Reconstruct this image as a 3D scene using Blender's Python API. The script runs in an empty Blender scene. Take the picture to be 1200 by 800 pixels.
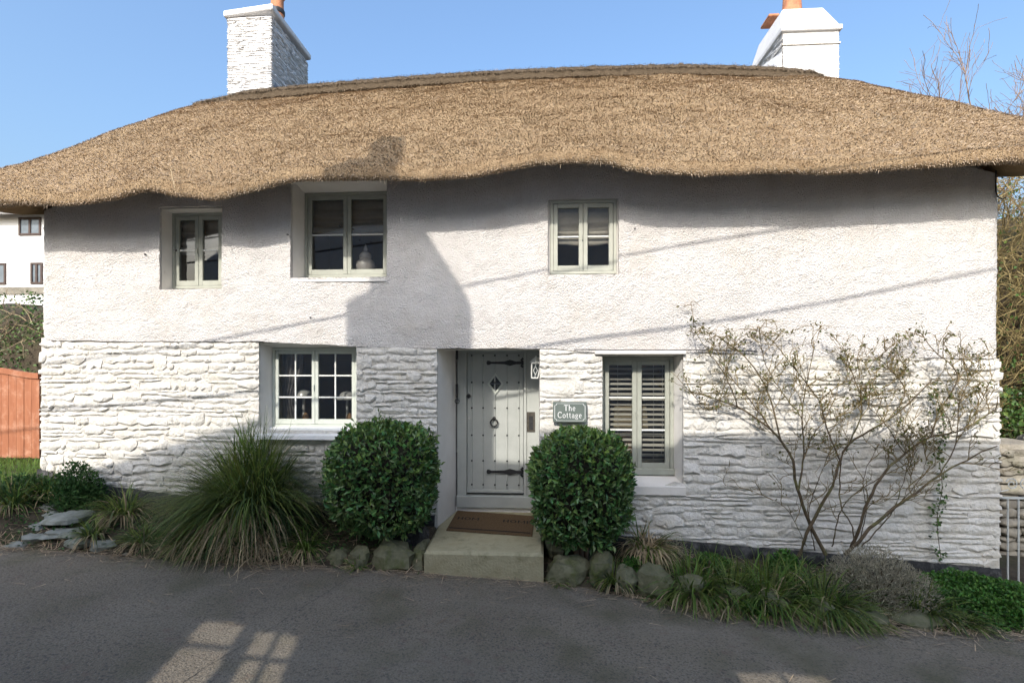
import bpy, math, random
import numpy as np
from mathutils import Vector, noise

# ------------------------------------------------------------------ camera, sky, sun, exposure
SC = bpy.context.scene
COL = SC.collection
EYE = np.array((0.0, -6.6, 2.4)); YAW = math.radians(3.5); F = 600.0; HOR = 430.0
cam_d = bpy.data.cameras.new('camera'); cam = bpy.data.objects.new('camera', cam_d); COL.objects.link(cam)
cam.location = EYE; cam.rotation_euler = (math.pi / 2, 0, YAW)
cam_d.sensor_width = 36; cam_d.lens = 18.0; cam_d.shift_y = 0.025; cam_d.clip_start = 0.05; cam_d.clip_end = 3000
SC.camera = cam

SUN_EL = math.radians(35.5); SUN_AZ = math.radians(15.0)     # azimuth: to the left of straight behind the camera
SUNV = np.array((-math.sin(SUN_AZ) * math.cos(SUN_EL), -math.cos(SUN_AZ) * math.cos(SUN_EL), math.sin(SUN_EL)))
W = bpy.data.worlds.new('World'); SC.world = W; W.use_nodes = True
wn = W.node_tree; bg = wn.nodes['Background']
sky = wn.nodes.new('ShaderNodeTexSky'); sky.sky_type = 'NISHITA'; sky.sun_disc = False
sky.sun_elevation = SUN_EL; sky.sun_rotation = math.pi + SUN_AZ
sky.air_density = 1.5; sky.dust_density = 6.2; sky.ozone_density = 6.4
wn.links.new(sky.outputs[0], bg.inputs[0]); bg.inputs[1].default_value = 0.15
sun_d = bpy.data.lights.new('sun', 'SUN'); sun_d.energy = 2.05; sun_d.angle = math.radians(0.5); sun_d.color = (1.0, 0.94, 0.86)
sun = bpy.data.objects.new('sun', sun_d); COL.objects.link(sun)
sun.rotation_euler = Vector(SUNV).to_track_quat('Z', 'Y').to_euler(); sun.location = Vector(SUNV * 40)
vs = SC.view_settings; vs.view_transform = 'Standard'; vs.look = 'None'; vs.exposure = 1.1; vs.gamma = 1.0; vs.use_curve_mapping = False
SC.render.engine = 'CYCLES'
cy = SC.cycles; cy.use_denoising = True; cy.max_bounces = 8; cy.diffuse_bounces = 5; cy.transparent_max_bounces = 12
cy.caustics_reflective = False; cy.caustics_refractive = False; cy.sample_clamp_indirect = 8
try: cy.denoiser = 'OPENIMAGEDENOISE'
except Exception: pass

RNG = np.random.default_rng(7); random.seed(7)

# ------------------------------------------------------------------ helpers
CA, SA = math.cos(YAW), math.sin(YAW)
RIGHT = np.array((CA, SA, 0)); FWD = np.array((-SA, CA, 0)); UP = np.array((0, 0, 1.0))
def U(px, py, Y):
    """the point of the plane Y = const that a measured photograph position shows"""
    d = RIGHT * (px - 600) / F + UP * (HOR - py) / F + FWD
    return EYE + d * ((Y - EYE[1]) / d[1])
def UX(px, Y): return float(U(px, 400, Y)[0])
def UZ(px, py, Y): return float(U(px, py, Y)[2])
def interp(pts, Y):
    P = [U(a, b, Y) for a, b in pts]
    xs = [p[0] for p in P]; zs = [p[2] for p in P]
    return lambda x: np.interp(x, xs, zs)
def nz(x, y, z=0.0, s=1.0): return noise.noise((x * s, y * s, z * s))
def vnoise(P, s, seed=0.0):
    return np.array([noise.noise((p[0] * s + seed, p[1] * s, p[2] * s)) for p in P])
def sstep(a, b, x):
    t = np.clip((x - a) / (b - a), 0, 1); return t * t * (3 - 2 * t)

def meta(o, label=None, cat=None, group=None, kind=None):
    if label: o['label'] = label
    if cat: o['category'] = cat
    if group: o['group'] = group
    if kind: o['kind'] = kind
    return o
def thing(name, loc, label, cat, group=None):
    o = bpy.data.objects.new(name, None); COL.objects.link(o); o.location = loc; o.empty_display_size = .1
    return meta(o, label, cat, group)
def root_of(o):
    while o.parent: o = o.parent
    return o
def mesh(name, V, Fs, mat, parent=None, smooth=False, origin=None):
    """one mesh object from world-space vertices; Fs is an index array or a list of such arrays / tuples"""
    V = np.asarray(V, float)
    if parent is not None: L = np.array(root_of(parent).location)
    elif origin is not None: L = np.array(origin, float)
    else: L = np.array(((V[:, 0].min() + V[:, 0].max()) / 2, (V[:, 1].min() + V[:, 1].max()) / 2, V[:, 2].min()))
    me = bpy.data.meshes.new(name)
    if isinstance(Fs, np.ndarray): groups = [Fs]
    else: groups = [g for g in Fs if isinstance(g, np.ndarray)]; rest = [f for f in Fs if not isinstance(f, np.ndarray)]; groups += [np.array([f]) for f in rest]
    loops = np.concatenate([g.ravel() for g in groups]).astype(np.int32)
    sizes = np.concatenate([np.full(len(g), g.shape[1]) for g in groups]).astype(np.int32)
    starts = np.concatenate(([0], np.cumsum(sizes)[:-1])).astype(np.int32)
    me.vertices.add(len(V)); me.vertices.foreach_set('co', (V - L).astype(np.float32).ravel())
    me.loops.add(len(loops)); me.loops.foreach_set('vertex_index', loops)
    me.polygons.add(len(sizes)); me.polygons.foreach_set('loop_start', starts)
    try: me.polygons.foreach_set('loop_total', sizes)
    except Exception: pass
    me.polygons.foreach_set('use_smooth', np.full(len(sizes), bool(smooth)))
    me.update(calc_edges=True); me.validate()
    if mat is not None: me.materials.append(mat)
    o = bpy.data.objects.new(name, me); COL.objects.link(o)
    if parent is not None: o.parent = parent
    else: o.location = L
    return o

class MB:
    """collects simple shapes into one mesh"""
    def __init__(s): s.v = []; s.f = []; s.n = 0
    def add(s, V, Fs):
        V = np.asarray(V, float)
        for f in Fs: s.f.append(tuple(int(i) + s.n for i in f))
        s.v.append(V); s.n += len(V); return s
    def box(s, x0, x1, y0, y1, z0, z1, bev=0.0):
        if bev <= 0:
            V = [(x, y, z) for x in (x0, x1) for y in (y0, y1) for z in (z0, z1)]
            return s.add(V, [(0, 1, 3, 2), (4, 6, 7, 5), (0, 4, 5, 1), (2, 3, 7, 6), (0, 2, 6, 4), (1, 5, 7, 3)])
        b = bev; V = []; idx = {}
        for i, x in enumerate((x0, x1)):
            for j, y in enumerate((y0, y1)):
                for k, z in enumerate((z0, z1)):
                    sx, sy, sz = (1 - 2 * i) * b, (1 - 2 * j) * b, (1 - 2 * k) * b
                    idx[i, j, k, 0] = len(V); V.append((x, y + sy, z + sz))
                    idx[i, j, k, 1] = len(V); V.append((x + sx, y, z + sz))
                    idx[i, j, k, 2] = len(V); V.append((x + sx, y + sy, z))
        Fs = []
        for i in (0, 1):
            Fs.append([idx[i, 0, 0, 0], idx[i, 1, 0, 0], idx[i, 1, 1, 0], idx[i, 0, 1, 0]])
            Fs.append([idx[0, i, 0, 1], idx[1, i, 0, 1], idx[1, i, 1, 1], idx[0, i, 1, 1]])
            Fs.append([idx[0, 0, i, 2], idx[1, 0, i, 2], idx[1, 1, i, 2], idx[0, 1, i, 2]])
        for i in (0, 1):
            for j in (0, 1):
                Fs.append([idx[i, j, 0, 0], idx[i, j, 1, 0], idx[i, j, 1, 1], idx[i, j, 0, 1]])
                Fs.append([idx[i, 0, j, 0], idx[i, 1, j, 0], idx[i, 1, j, 2], idx[i, 0, j, 2]])
                Fs.append([idx[0, i, j, 1], idx[1, i, j, 1], idx[1, i, j, 2], idx[0, i, j, 2]])
        for i in (0, 1):
            for j in (0, 1):
                for k in (0, 1): Fs.append([idx[i, j, k, 0], idx[i, j, k, 1], idx[i, j, k, 2]])
        s.add(V, Fs); return s
    def lathe(s, c, prof, n=16, axis='z'):
        V = []
        for r, h in prof:
            for k in range(n):
                a = 2 * math.pi * k / n; p = (r * math.cos(a), r * math.sin(a), h)
                if axis == 'y': p = (p[0], p[2], p[1])
                if axis == 'x': p = (p[2], p[0], p[1])
                V.append((c[0] + p[0], c[1] + p[1], c[2] + p[2]))
        Fs = []
        for i in range(len(prof) - 1):
            for k in range(n):
                k2 = (k + 1) % n; Fs.append((i * n + k, i * n + k2, (i + 1) * n + k2, (i + 1) * n + k))
        Fs.append(tuple(range(n - 1, -1, -1))); Fs.append(tuple(range((len(prof) - 1) * n, len(prof) * n)))
        return s.add(V, Fs)
    def tube(s, pts, r, n=6):
        V, Q = tube_arrays(np.asarray(pts, float), r, n)
        return s.add(V, Q)
    def prism(s, poly, y0, y1):
        """polygon in XZ extruded along Y"""
        n = len(poly); V = [(p[0], y0, p[1]) for p in poly] + [(p[0], y1, p[1]) for p in poly]
        Fs = [tuple(range(n)), tuple(range(2 * n - 1, n - 1, -1))] + [(i, i + n, (i + 1) % n + n, (i + 1) % n) for i in range(n)]
        return s.add(V, Fs)
    def build(s, name, mat, parent=None, smooth=False, origin=None):
        V = np.concatenate(s.v); by = {}
        for f in s.f: by.setdefault(len(f), []).append(f)
        o = mesh(name, V, [np.array(g) for g in by.values()], mat, parent, False, origin)
        if smooth: shade(o)
        return o
def shade(o, ang=40):
    o.data.polygons.foreach_set('use_smooth', np.ones(len(o.data.polygons), bool))
    try: o.data.set_sharp_from_angle(angle=math.radians(ang))
    except Exception: pass
    return o

def tube_arrays(P, r, n=5):
    m = len(P); r = np.broadcast_to(np.asarray(r, float), (m,))
    T = np.gradient(P, axis=0); T /= np.linalg.norm(T, axis=1)[:, None] + 1e-9
    ref = np.array((0.13, 0.31, 0.94)); ref2 = np.array((0.9, 0.2, 0.1))
    R = np.where((np.abs(T @ ref) > .93)[:, None], ref2, ref)
    A = np.cross(T, R); A /= np.linalg.norm(A, axis=1)[:, None] + 1e-9; B = np.cross(T, A)
    a = np.arange(n) * 2 * math.pi / n
    V = P[:, None, :] + r[:, None, None] * (np.cos(a)[None, :, None] * A[:, None, :] + np.sin(a)[None, :, None] * B[:, None, :])
    V = V.reshape(-1, 3); i = np.arange(m - 1)[:, None] * n; k = np.arange(n)[None, :]; k2 = (k + 1) % n
    Q = np.stack((i + k, i + k2, i + n + k2, i + n + k), -1).reshape(-1, 4)
    return V, Q
class Tubes:
    def __init__(s): s.v = []; s.q = []; s.n = 0
    def add(s, P, r, n=5):
        V, Q = tube_arrays(np.asarray(P, float), r, n); s.v.append(V); s.q.append(Q + s.n); s.n += len(V)
    def build(s, name, mat, parent=None): return mesh(name, np.concatenate(s.v), np.concatenate(s.q), mat, parent, True)

def leaf_arrays(P, D, N, L, Wd, fold=.18):
    """folded pointed leaves: base, two sides, tip"""
    D = D / (np.linalg.norm(D, axis=1)[:, None] + 1e-9)
    S = np.cross(D, N); S /= np.linalg.norm(S, axis=1)[:, None] + 1e-9; N2 = np.cross(S, D)
    L = np.broadcast_to(L, (len(P),))[:, None]; Wd = np.broadcast_to(Wd, (len(P),))[:, None]
    b = P; m = P + D * L * .5; t = P + D * L - N2 * L * .12
    l = m + S * Wd * .5 + N2 * Wd * fold; r = m - S * Wd * .5 + N2 * Wd * fold
    V = np.stack((b, l, t, r), 1).reshape(-1, 3); i = np.arange(len(P))[:, None] * 4
    T = np.concatenate((i + np.array((0, 2, 1)), i + np.array((0, 3, 2))), 1).reshape(-1, 3)
    return V, T
def blade_arrays(B, D, L, Wd, droop, seg=5, tipz=None):
    """arching blades: base B, start direction D (unit), length L, width, droop"""
    n = len(B); t = np.linspace(0, 1, seg + 1)
    D = D / np.linalg.norm(D, axis=1)[:, None]
    H = D.copy(); H[:, 2] = 0; H /= np.linalg.norm(H, axis=1)[:, None] + 1e-6
    S = np.cross(H, UP); P = []
    cur = B.copy(); d = D.copy()
    pts = [cur]
    for k in range(seg):
        d = d - np.outer(droop / seg, UP) * (1.0 + .8 * k / seg) ; d /= np.linalg.norm(d, axis=1)[:, None]
        cur = cur + d * (L / seg)[:, None]; pts.append(cur)
    V = []
    for k in range(seg + 1):
        w = (Wd * (1 - t[k] ** 1.6) * .5 + .0006)[:, None]
        V.append(pts[k] + S * w); V.append(pts[k] - S * w)
    V = np.stack(V, 1).reshape(-1, 3); i = np.arange(n)[:, None] * (2 * (seg + 1))
    Q = np.concatenate([(i + np.array((2 * k, 2 * k + 1, 2 * k + 3, 2 * k + 2))) for k in range(seg)], 0)
    return V, Q

# ------------------------------------------------------------------ materials
def nodes_of(m):
    m.use_nodes = True; t = m.node_tree; return t, t.nodes['Principled BSDF']
def mk(name, c1, c2=None, scale=5.0, rough=.8, bump=0.0, bscale=40.0, island=0.0, spec=.3, detail=6.0, metal=0.0,
       stain=None, stscale=1.2, stamt=.5, hue=0.0, stretch=None, trans=0.0, voro=0.0, vscale=30.0, dist=.02, streak=0.0):
    m = bpy.data.materials.new(name); t, b = nodes_of(m); N, Lk = t.nodes, t.links
    b.inputs['Roughness'].default_value = rough; b.inputs['Metallic'].default_value = metal
    b.inputs['Specular IOR Level'].default_value = spec
    tc = N.new('ShaderNodeTexCoord'); co = tc.outputs['Object']
    if stretch:
        mp = N.new('ShaderNodeMapping'); mp.inputs['Scale'].default_value = stretch; Lk.new(co, mp.inputs[0]); co = mp.outputs[0]
    n = N.new('ShaderNodeTexNoise'); n.inputs['Scale'].default_value = scale; n.inputs['Detail'].default_value = detail; n.inputs['Roughness'].default_value = .62
    Lk.new(co, n.inputs['Vector'])
    r = N.new('ShaderNodeValToRGB'); r.color_ramp.elements[0].position = .32; r.color_ramp.elements[1].position = .68
    r.color_ramp.elements[0].color = (*c1, 1); r.color_ramp.elements[1].color = (*(c2 or c1), 1)
    Lk.new(n.outputs[0], r.inputs[0]); out = r.outputs[0]
    if stain:
        n2 = N.new('ShaderNodeTexNoise'); n2.inputs['Scale'].default_value = stscale; n2.inputs['Detail'].default_value = 8; n2.inputs['Roughness'].default_value = .7
        Lk.new(tc.outputs['Object'], n2.inputs['Vector'])
        r2 = N.new('ShaderNodeValToRGB'); r2.color_ramp.elements[0].position = .5; r2.color_ramp.elements[1].position = .72
        r2.color_ramp.elements[0].color = (0, 0, 0, 1); r2.color_ramp.elements[1].color = (stamt,) * 3 + (1,)
        Lk.new(n2.outputs[0], r2.inputs[0])
        mx = N.new('ShaderNodeMix'); mx.data_type = 'RGBA'; Lk.new(r2.outputs[0], mx.inputs[0]); Lk.new(out, mx.inputs[6]); mx.inputs[7].default_value = (*stain, 1); out = mx.outputs[2]
    if streak > 0:                                      # rain streaks run down the face
        ms_ = N.new('ShaderNodeMapping'); ms_.inputs['Scale'].default_value = (5.0, 5.0, .55); Lk.new(tc.outputs['Object'], ms_.inputs[0])
        n4 = N.new('ShaderNodeTexNoise'); n4.inputs['Scale'].default_value = 1.0; n4.inputs['Detail'].default_value = 9; n4.inputs['Roughness'].default_value = .7; Lk.new(ms_.outputs[0], n4.inputs['Vector'])
        r4 = N.new('ShaderNodeValToRGB'); r4.color_ramp.elements[0].position = .52; r4.color_ramp.elements[1].position = .78; r4.color_ramp.elements[0].color = (0, 0, 0, 1); r4.color_ramp.elements[1].color = (streak,) * 3 + (1,); Lk.new(n4.outputs[0], r4.inputs[0])
        m4 = N.new('ShaderNodeMix'); m4.data_type = 'RGBA'; Lk.new(r4.outputs[0], m4.inputs[0]); Lk.new(out, m4.inputs[6]); m4.inputs[7].default_value = (.34, .31, .25, 1); out = m4.outputs[2]
    if island > 0:
        g = N.new('ShaderNodeNewGeometry'); h = N.new('ShaderNodeHueSaturation')
        mr = N.new('ShaderNodeMapRange'); mr.inputs[3].default_value = 1 - island; mr.inputs[4].default_value = 1 + island
        Lk.new(g.outputs['Random Per Island'], mr.inputs[0]); Lk.new(mr.outputs[0], h.inputs['Value'])
        if hue > 0:
            w = N.new('ShaderNodeMath'); w.operation = 'MULTIPLY'; w.inputs[1].default_value = 7.31; Lk.new(g.outputs['Random Per Island'], w.inputs[0])
            fr = N.new('ShaderNodeMath'); fr.operation = 'FRACT'; Lk.new(w.outputs[0], fr.inputs[0])
            m2 = N.new('ShaderNodeMapRange'); m2.inputs[3].default_value = .5 - hue; m2.inputs[4].default_value = .5 + hue
            Lk.new(fr.outputs[0], m2.inputs[0]); Lk.new(m2.outputs[0], h.inputs['Hue'])
        Lk.new(out, h.inputs['Color']); out = h.outputs[0]
    Lk.new(out, b.inputs['Base Color'])
    if bump > 0:
        n3 = N.new('ShaderNodeTexNoise'); n3.inputs['Scale'].default_value = bscale; n3.inputs['Detail'].default_value = 5; Lk.new(co, n3.inputs['Vector'])
        hgt = n3.outputs[0]
        if voro > 0:
            v = N.new('ShaderNodeTexVoronoi'); v.inputs['Scale'].default_value = vscale; Lk.new(co, v.inputs['Vector'])
            ml = N.new('ShaderNodeMath'); ml.operation = 'MULTIPLY_ADD'; ml.inputs[1].default_value = -voro; Lk.new(v.outputs['Distance'], ml.inputs[0]); Lk.new(hgt, ml.inputs[2]); hgt = ml.outputs[0]
        bp = N.new('ShaderNodeBump'); bp.inputs['Strength'].default_value = bump; bp.inputs['Distance'].default_value = dist
        Lk.new(hgt, bp.inputs['Height']); Lk.new(bp.outputs[0], b.inputs['Normal'])
    if trans > 0:
        tl = N.new('ShaderNodeBsdfTranslucent'); Lk.new(out, tl.inputs[0]); ms = N.new('ShaderNodeMixShader'); ms.inputs[0].default_value = trans
        Lk.new(b.outputs[0], ms.inputs[1]); Lk.new(tl.outputs[0], ms.inputs[2]); Lk.new(ms.outputs[0], N['Material Output'].inputs[0])
    return m

MT = {}
MT['render'] = mk('painted_roughcast', (.59, .56, .53), (.66, .635, .61), 2.2, .9, .8, 62, stain=(.52, .46, .39), stscale=1.6, stamt=.45, voro=.9, vscale=55, dist=.022, streak=.16, spec=.15)
MT['reveal'] = mk('painted_plaster', (.66, .63, .58), (.73, .70, .66), 3.0, .9, .35, 30, spec=.15, dist=.01)
MT['stone'] = mk('painted_stone', (.58, .555, .50), (.665, .645, .605), 3.0, .88, .9, 24, stain=(.50, .44, .32), stscale=2.2, stamt=.5, spec=.15, dist=.03, streak=.45)
MT['mortar'] = mk('painted_mortar', (.56, .53, .48), (.66, .64, .60), 5.0, .92, .9, 30, stain=(.42, .38, .29), stscale=3, stamt=.5, spec=.1)
MT['tar'] = mk('tarred_plinth', (.012, .012, .012), (.035, .034, .033), 9, .75, .8, 30, stain=(.30, .29, .27), stscale=7, stamt=.35)
MT['thatch'] = mk('thatch', (.20, .135, .075), (.31, .225, .135), 6, .95, .8, 60, spec=.1)
MT['straw'] = mk('thatch_straw', (.30, .222, .155), (.42, .332, .245), 1.3, .9, island=.6, spec=.15, stain=(.27, .235, .18), stscale=.8, stamt=.8)
MT['ridge'] = mk('thatch_ridge', (.075, .055, .036), (.13, .098, .065), 14, .95, .9, 70, spec=.1, stretch=(1, 1, 3))
MT['sage'] = mk('sage_paint', (.305, .315, .265), (.375, .385, .33), 5, .5, .1, 60, spec=.4)
MT['taupe'] = mk('taupe_paint', (.35, .355, .30), (.42, .425, .36), 5, .5, .1, 60, spec=.4)
MT['sage_light'] = mk('pale_sage_paint', (.48, .51, .45), (.54, .57, .51), 5, .5, .1, 60, spec=.4)
MT['cream_paint'] = mk('cream_window_paint', (.68, .69, .65), (.75, .76, .72), 5, .5, .1, 60, spec=.4)
MT['door'] = mk('door_paint', (.37, .385, .36), (.43, .445, .415), 4, .45, .12, 50, spec=.4)
MT['iron'] = mk('black_iron', (.012, .012, .013), (.03, .03, .03), 20, .5, .3, 50, spec=.5)
MT['concrete'] = mk('mossy_concrete', (.31, .275, .165), (.45, .405, .27), 4, .9, .6, 40, stain=(.13, .125, .05), stscale=4.0, stamt=.9)
MT['coir'] = mk('coir_mat', (.115, .074, .040), (.19, .128, .076), 60, .98, .9, 160, spec=.05)
MT['asphalt'] = None
MT['black'] = mk('black_print', (.012, .01, .009), (.03, .025, .02), 80, .95)
MT['white'] = mk('white_paint', (.76, .76, .75), (.82, .82, .81), 5, .6, .1, 40)
MT['slate_sign'] = mk('slate_sign', (.11, .135, .12), (.14, .165, .145), 8, .45, .1, 80, spec=.4)
MT['chrome'] = mk('weathered_steel', (.10, .09, .075), (.20, .18, .15), 30, .4, .2, 60, metal=.8)
MT['silver'] = mk('brushed_metal', (.62, .60, .56), (.7, .68, .64), 12, .3, metal=.25)
MT['fabric'] = mk('blind_fabric', (.52, .46, .38), (.60, .54, .46), 30, .95, .2, 150)
MT['curtain'] = mk('curtain_fabric', (.17, .155, .15), (.24, .22, .21), 20, .95, .2, 120)
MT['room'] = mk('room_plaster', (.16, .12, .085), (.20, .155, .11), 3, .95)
MT['slat'] = mk('blind_slat', (.66, .62, .54), (.72, .68, .60), 6, .5)
MT['lampshade'] = mk('linen_lampshade', (.72, .58, .34), (.80, .66, .42), 30, .9, .1, 150)
MT['wicker'] = mk('wicker', (.33, .18, .075), (.46, .27, .12), 40, .8, .6, 80)
MT['ceramic'] = mk('grey_ceramic', (.40, .35, .31), (.55, .50, .46), 12, .25, .1, 40, spec=.5)
MT['terracotta'] = mk('terracotta', (.40, .16, .08), (.52, .24, .13), 8, .8, .3, 50, stain=(.06, .05, .05), stscale=6, stamt=.6)
MT['lead'] = mk('lead_flashing', (.13, .14, .16), (.24, .25, .28), 7, .5, .3, 30, spec=.5)
MT['limewash'] = mk('chimney_limewash', (.68, .67, .66), (.74, .74, .74), 5, .85, .6, 40, stain=(.55, .52, .47), stscale=3, stamt=.35, dist=.02)
MT['bay'] = mk('bay_leaf', (.060, .128, .034), (.115, .205, .060), 3, .36, island=.6, hue=.045, spec=.5, trans=.12)
MT['bay_young'] = mk('bay_young_leaf', (.12, .21, .04), (.17, .26, .06), 3, .4, island=.4, hue=.02, spec=.45, trans=.2)
MT['core'] = mk('shrub_shade_core', (.02, .018, .012), (.03, .026, .018), 9, .95)
MT['sedge'] = mk('sedge_blade', (.11, .165, .034), (.19, .235, .06), 2.5, .55, island=.5, hue=.03, trans=.4)
MT['sedge_dry'] = mk('dry_blade', (.33, .25, .145), (.46, .36, .225), 4, .8, island=.5, trans=.15)
MT['sedge_dark'] = mk('dark_blade', (.042, .08, .028), (.08, .115, .045), 3, .6, island=.5, hue=.02, trans=.2)
MT['grass_bright'] = mk('bright_grass', (.09, .17, .028), (.15, .23, .045), 3, .6, island=.45, hue=.025, trans=.3)
MT['fern'] = mk('fern_leaf', (.035, .095, .025), (.065, .13, .035), 3, .6, island=.45, hue=.02, trans=.25)
MT['cover'] = mk('groundcover_leaf', (.05, .135, .022), (.095, .20, .036), 3, .5, island=.5, hue=.02, trans=.2)
MT['ivy'] = mk('ivy_leaf', (.04, .09, .018), (.09, .14, .03), 2, .45, island=.55, hue=.03, trans=.15, spec=.5)
MT['lavender'] = mk('lavender_leaf', (.29, .265, .19), (.41, .375, .275), 5, .8, island=.4, trans=.15)
MT['cane'] = mk('rose_cane', (.065, .048, .03), (.13, .095, .058), 14, .8, .4, 60, stain=(.17, .19, .06), stscale=3, stamt=.8)
MT['twig'] = mk('rose_twig', (.15, .12, .045), (.21, .15, .075), 6, .8)
MT['roseleaf'] = mk('rose_leaf', (.07, .085, .02), (.12, .11, .035), 5, .6, island=.55, hue=.04, trans=.2)
MT['bare'] = mk('bare_branch', (.20, .13, .085), (.30, .21, .14), 4, .85)
MT['hedgetwig'] = mk('hedge_twig', (.17, .125, .055), (.32, .26, .12), 2.5, .85, island=.3)
MT['earth'] = mk('earth', (.035, .026, .018), (.075, .06, .04), 7, .97, .9, 26, stain=(.04, .055, .018), stscale=2.2, stamt=.8)
MT['rock'] = mk('mossy_rock', (.10, .10, .055), (.20, .19, .12), 6, .92, .9, 18, stain=(.075, .095, .02), stscale=4.5, stamt=.95, dist=.03)
MT['slab'] = mk('lichen_slab', (.15, .16, .14), (.30, .31, .28), 5, .92, .8, 22, stain=(.10, .12, .05), stscale=4, stamt=.7, dist=.03)
MT['rubble'] = mk('rubble_stone', (.17, .155, .13), (.31, .285, .235), 4, .92, .8, 20, stain=(.10, .10, .06), stscale=2.4, stamt=.7, dist=.03)
MT['orange'] = mk('orange_stained_wood', (.27, .10, .05), (.36, .145, .075), 3, .75, .08, 30, stretch=(6, 6, .6), stain=(.66, .42, .30), stscale=5, stamt=.45)
MT['galv'] = mk('pale_metal_paint', (.42, .44, .43), (.52, .54, .53), 9, .5, .1, 40, spec=.5)
MT['nwall'] = mk('neighbour_render', (.76, .75, .73), (.82, .81, .79), 1, .9, .1, 20)
MT['brownframe'] = mk('brown_frame', (.055, .035, .03), (.08, .055, .045), 6, .5)
MT['nroof'] = mk('neighbour_tiles', (.16, .12, .09), (.24, .19, .15), 8, .9, .5, 14)
MT['gutter'] = mk('white_gutter', (.7, .7, .7), (.76, .76, .76), 3, .5)
MT['wire'] = mk('cable_sheath', (.02, .02, .02), (.03, .03, .03), 3, .6)
MT['litter'] = mk('dead_stalks', (.28, .20, .125), (.42, .32, .21), 8, .95, island=.5)
MT['copper'] = mk('patina', (.2, .15, .1), (.25, .2, .15), 8, .6)

def glass_material():
    m = bpy.data.materials.new('window_glass'); t, b = nodes_of(m); N, Lk = t.nodes, t.links
    tr = N.new('ShaderNodeBsdfTransparent'); tr.inputs[0].default_value = (.86, .88, .87, 1)
    gl = N.new('ShaderNodeBsdfGlossy'); gl.inputs['Roughness'].default_value = .02
    tc = N.new('ShaderNodeTexCoord'); n = N.new('ShaderNodeTexNoise'); n.inputs['Scale'].default_value = 3.0
    bp = N.new('ShaderNodeBump'); bp.inputs['Strength'].default_value = .04; Lk.new(tc.outputs['Object'], n.inputs['Vector']); Lk.new(n.outputs[0], bp.inputs['Height']); Lk.new(bp.outputs[0], gl.inputs['Normal'])
    fr = N.new('ShaderNodeFresnel'); fr.inputs[0].default_value = 1.55
    mu = N.new('ShaderNodeMath'); mu.operation = 'MULTIPLY'; mu.inputs[1].default_value = 2.0; Lk.new(fr.outputs[0], mu.inputs[0])   # two faces of the pane
    ms = N.new('ShaderNodeMixShader'); Lk.new(mu.outputs[0], ms.inputs[0]); Lk.new(tr.outputs[0], ms.inputs[1]); Lk.new(gl.outputs[0], ms.inputs[2])
    Lk.new(ms.outputs[0], N['Material Output'].inputs[0]); N.remove(b); return m
MT['glass'] = glass_material()

def asphalt_material():
    m = bpy.data.materials.new('asphalt'); t, b = nodes_of(m); N, Lk = t.nodes, t.links
    b.inputs['Roughness'].default_value = .85; b.inputs['Specular IOR Level'].default_value = .35
    tc = N.new('ShaderNodeTexCoord'); co = tc.outputs['Object']
    def noi(s, d=6): n = N.new('ShaderNodeTexNoise'); n.inputs['Scale'].default_value = s; n.inputs['Detail'].default_value = d; Lk.new(co, n.inputs['Vector']); return n.outputs[0]
    def ramp(f, a, ca, bb, cb): r = N.new('ShaderNodeValToRGB'); e = r.color_ramp.elements; e[0].position = a; e[0].color = (*ca, 1); e[1].position = bb; e[1].color = (*cb, 1); Lk.new(f, r.inputs[0]); return r.outputs[0]
    def mix(f, a, bb):
        mx = N.new('ShaderNodeMix'); mx.data_type = 'RGBA'
        Lk.new(f, mx.inputs[0])
        for s, v in ((6, a), (7, bb)):
            if isinstance(v, tuple): mx.inputs[s].default_value = (*v, 1)
            else: Lk.new(v, mx.inputs[s])
        return mx.outputs[2]
    base = ramp(noi(1.1), .3, (.152, .124, .088), .7, (.215, .180, .132))
    speck = ramp(noi(120, 2), .52, (0, 0, 0), .70, (.6, .6, .6))
    c = mix(speck, base, (.31, .28, .235))
    pit = ramp(noi(46, 4), .36, (.7, .7, .7), .5, (0, 0, 0)); c = mix(pit, c, (.065, .058, .048))
    mp = N.new('ShaderNodeMapping'); mp.inputs['Scale'].default_value = (.35, 2.2, 1); Lk.new(co, mp.inputs[0]); nt = N.new('ShaderNodeTexNoise'); nt.inputs['Scale'].default_value = 1.0; nt.inputs['Detail'].default_value = 7; Lk.new(mp.outputs[0], nt.inputs['Vector'])
    c = mix(ramp(nt.outputs[0], .5, (0, 0, 0), .75, (.5, .5, .5)), c, (.225, .197, .153))
    moss = ramp(noi(1.7, 9), .50, (0, 0, 0), .72, (.7, .7, .7))
    c = mix(moss, c, (.095, .088, .045))
    red = ramp(noi(9, 8), .60, (0, 0, 0), .72, (.35, .35, .35))
    c = mix(red, c, (.13, .075, .06))
    Lk.new(c, b.inputs['Base Color'])
    bp = N.new('ShaderNodeBump'); bp.inputs['Strength'].default_value = 1.0; bp.inputs['Distance'].default_value = .014
    Lk.new(noi(60, 5), bp.inputs['Height']); Lk.new(bp.outputs[0], b.inputs['Normal']); return m
MT['asphalt'] = asphalt_material()
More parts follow.
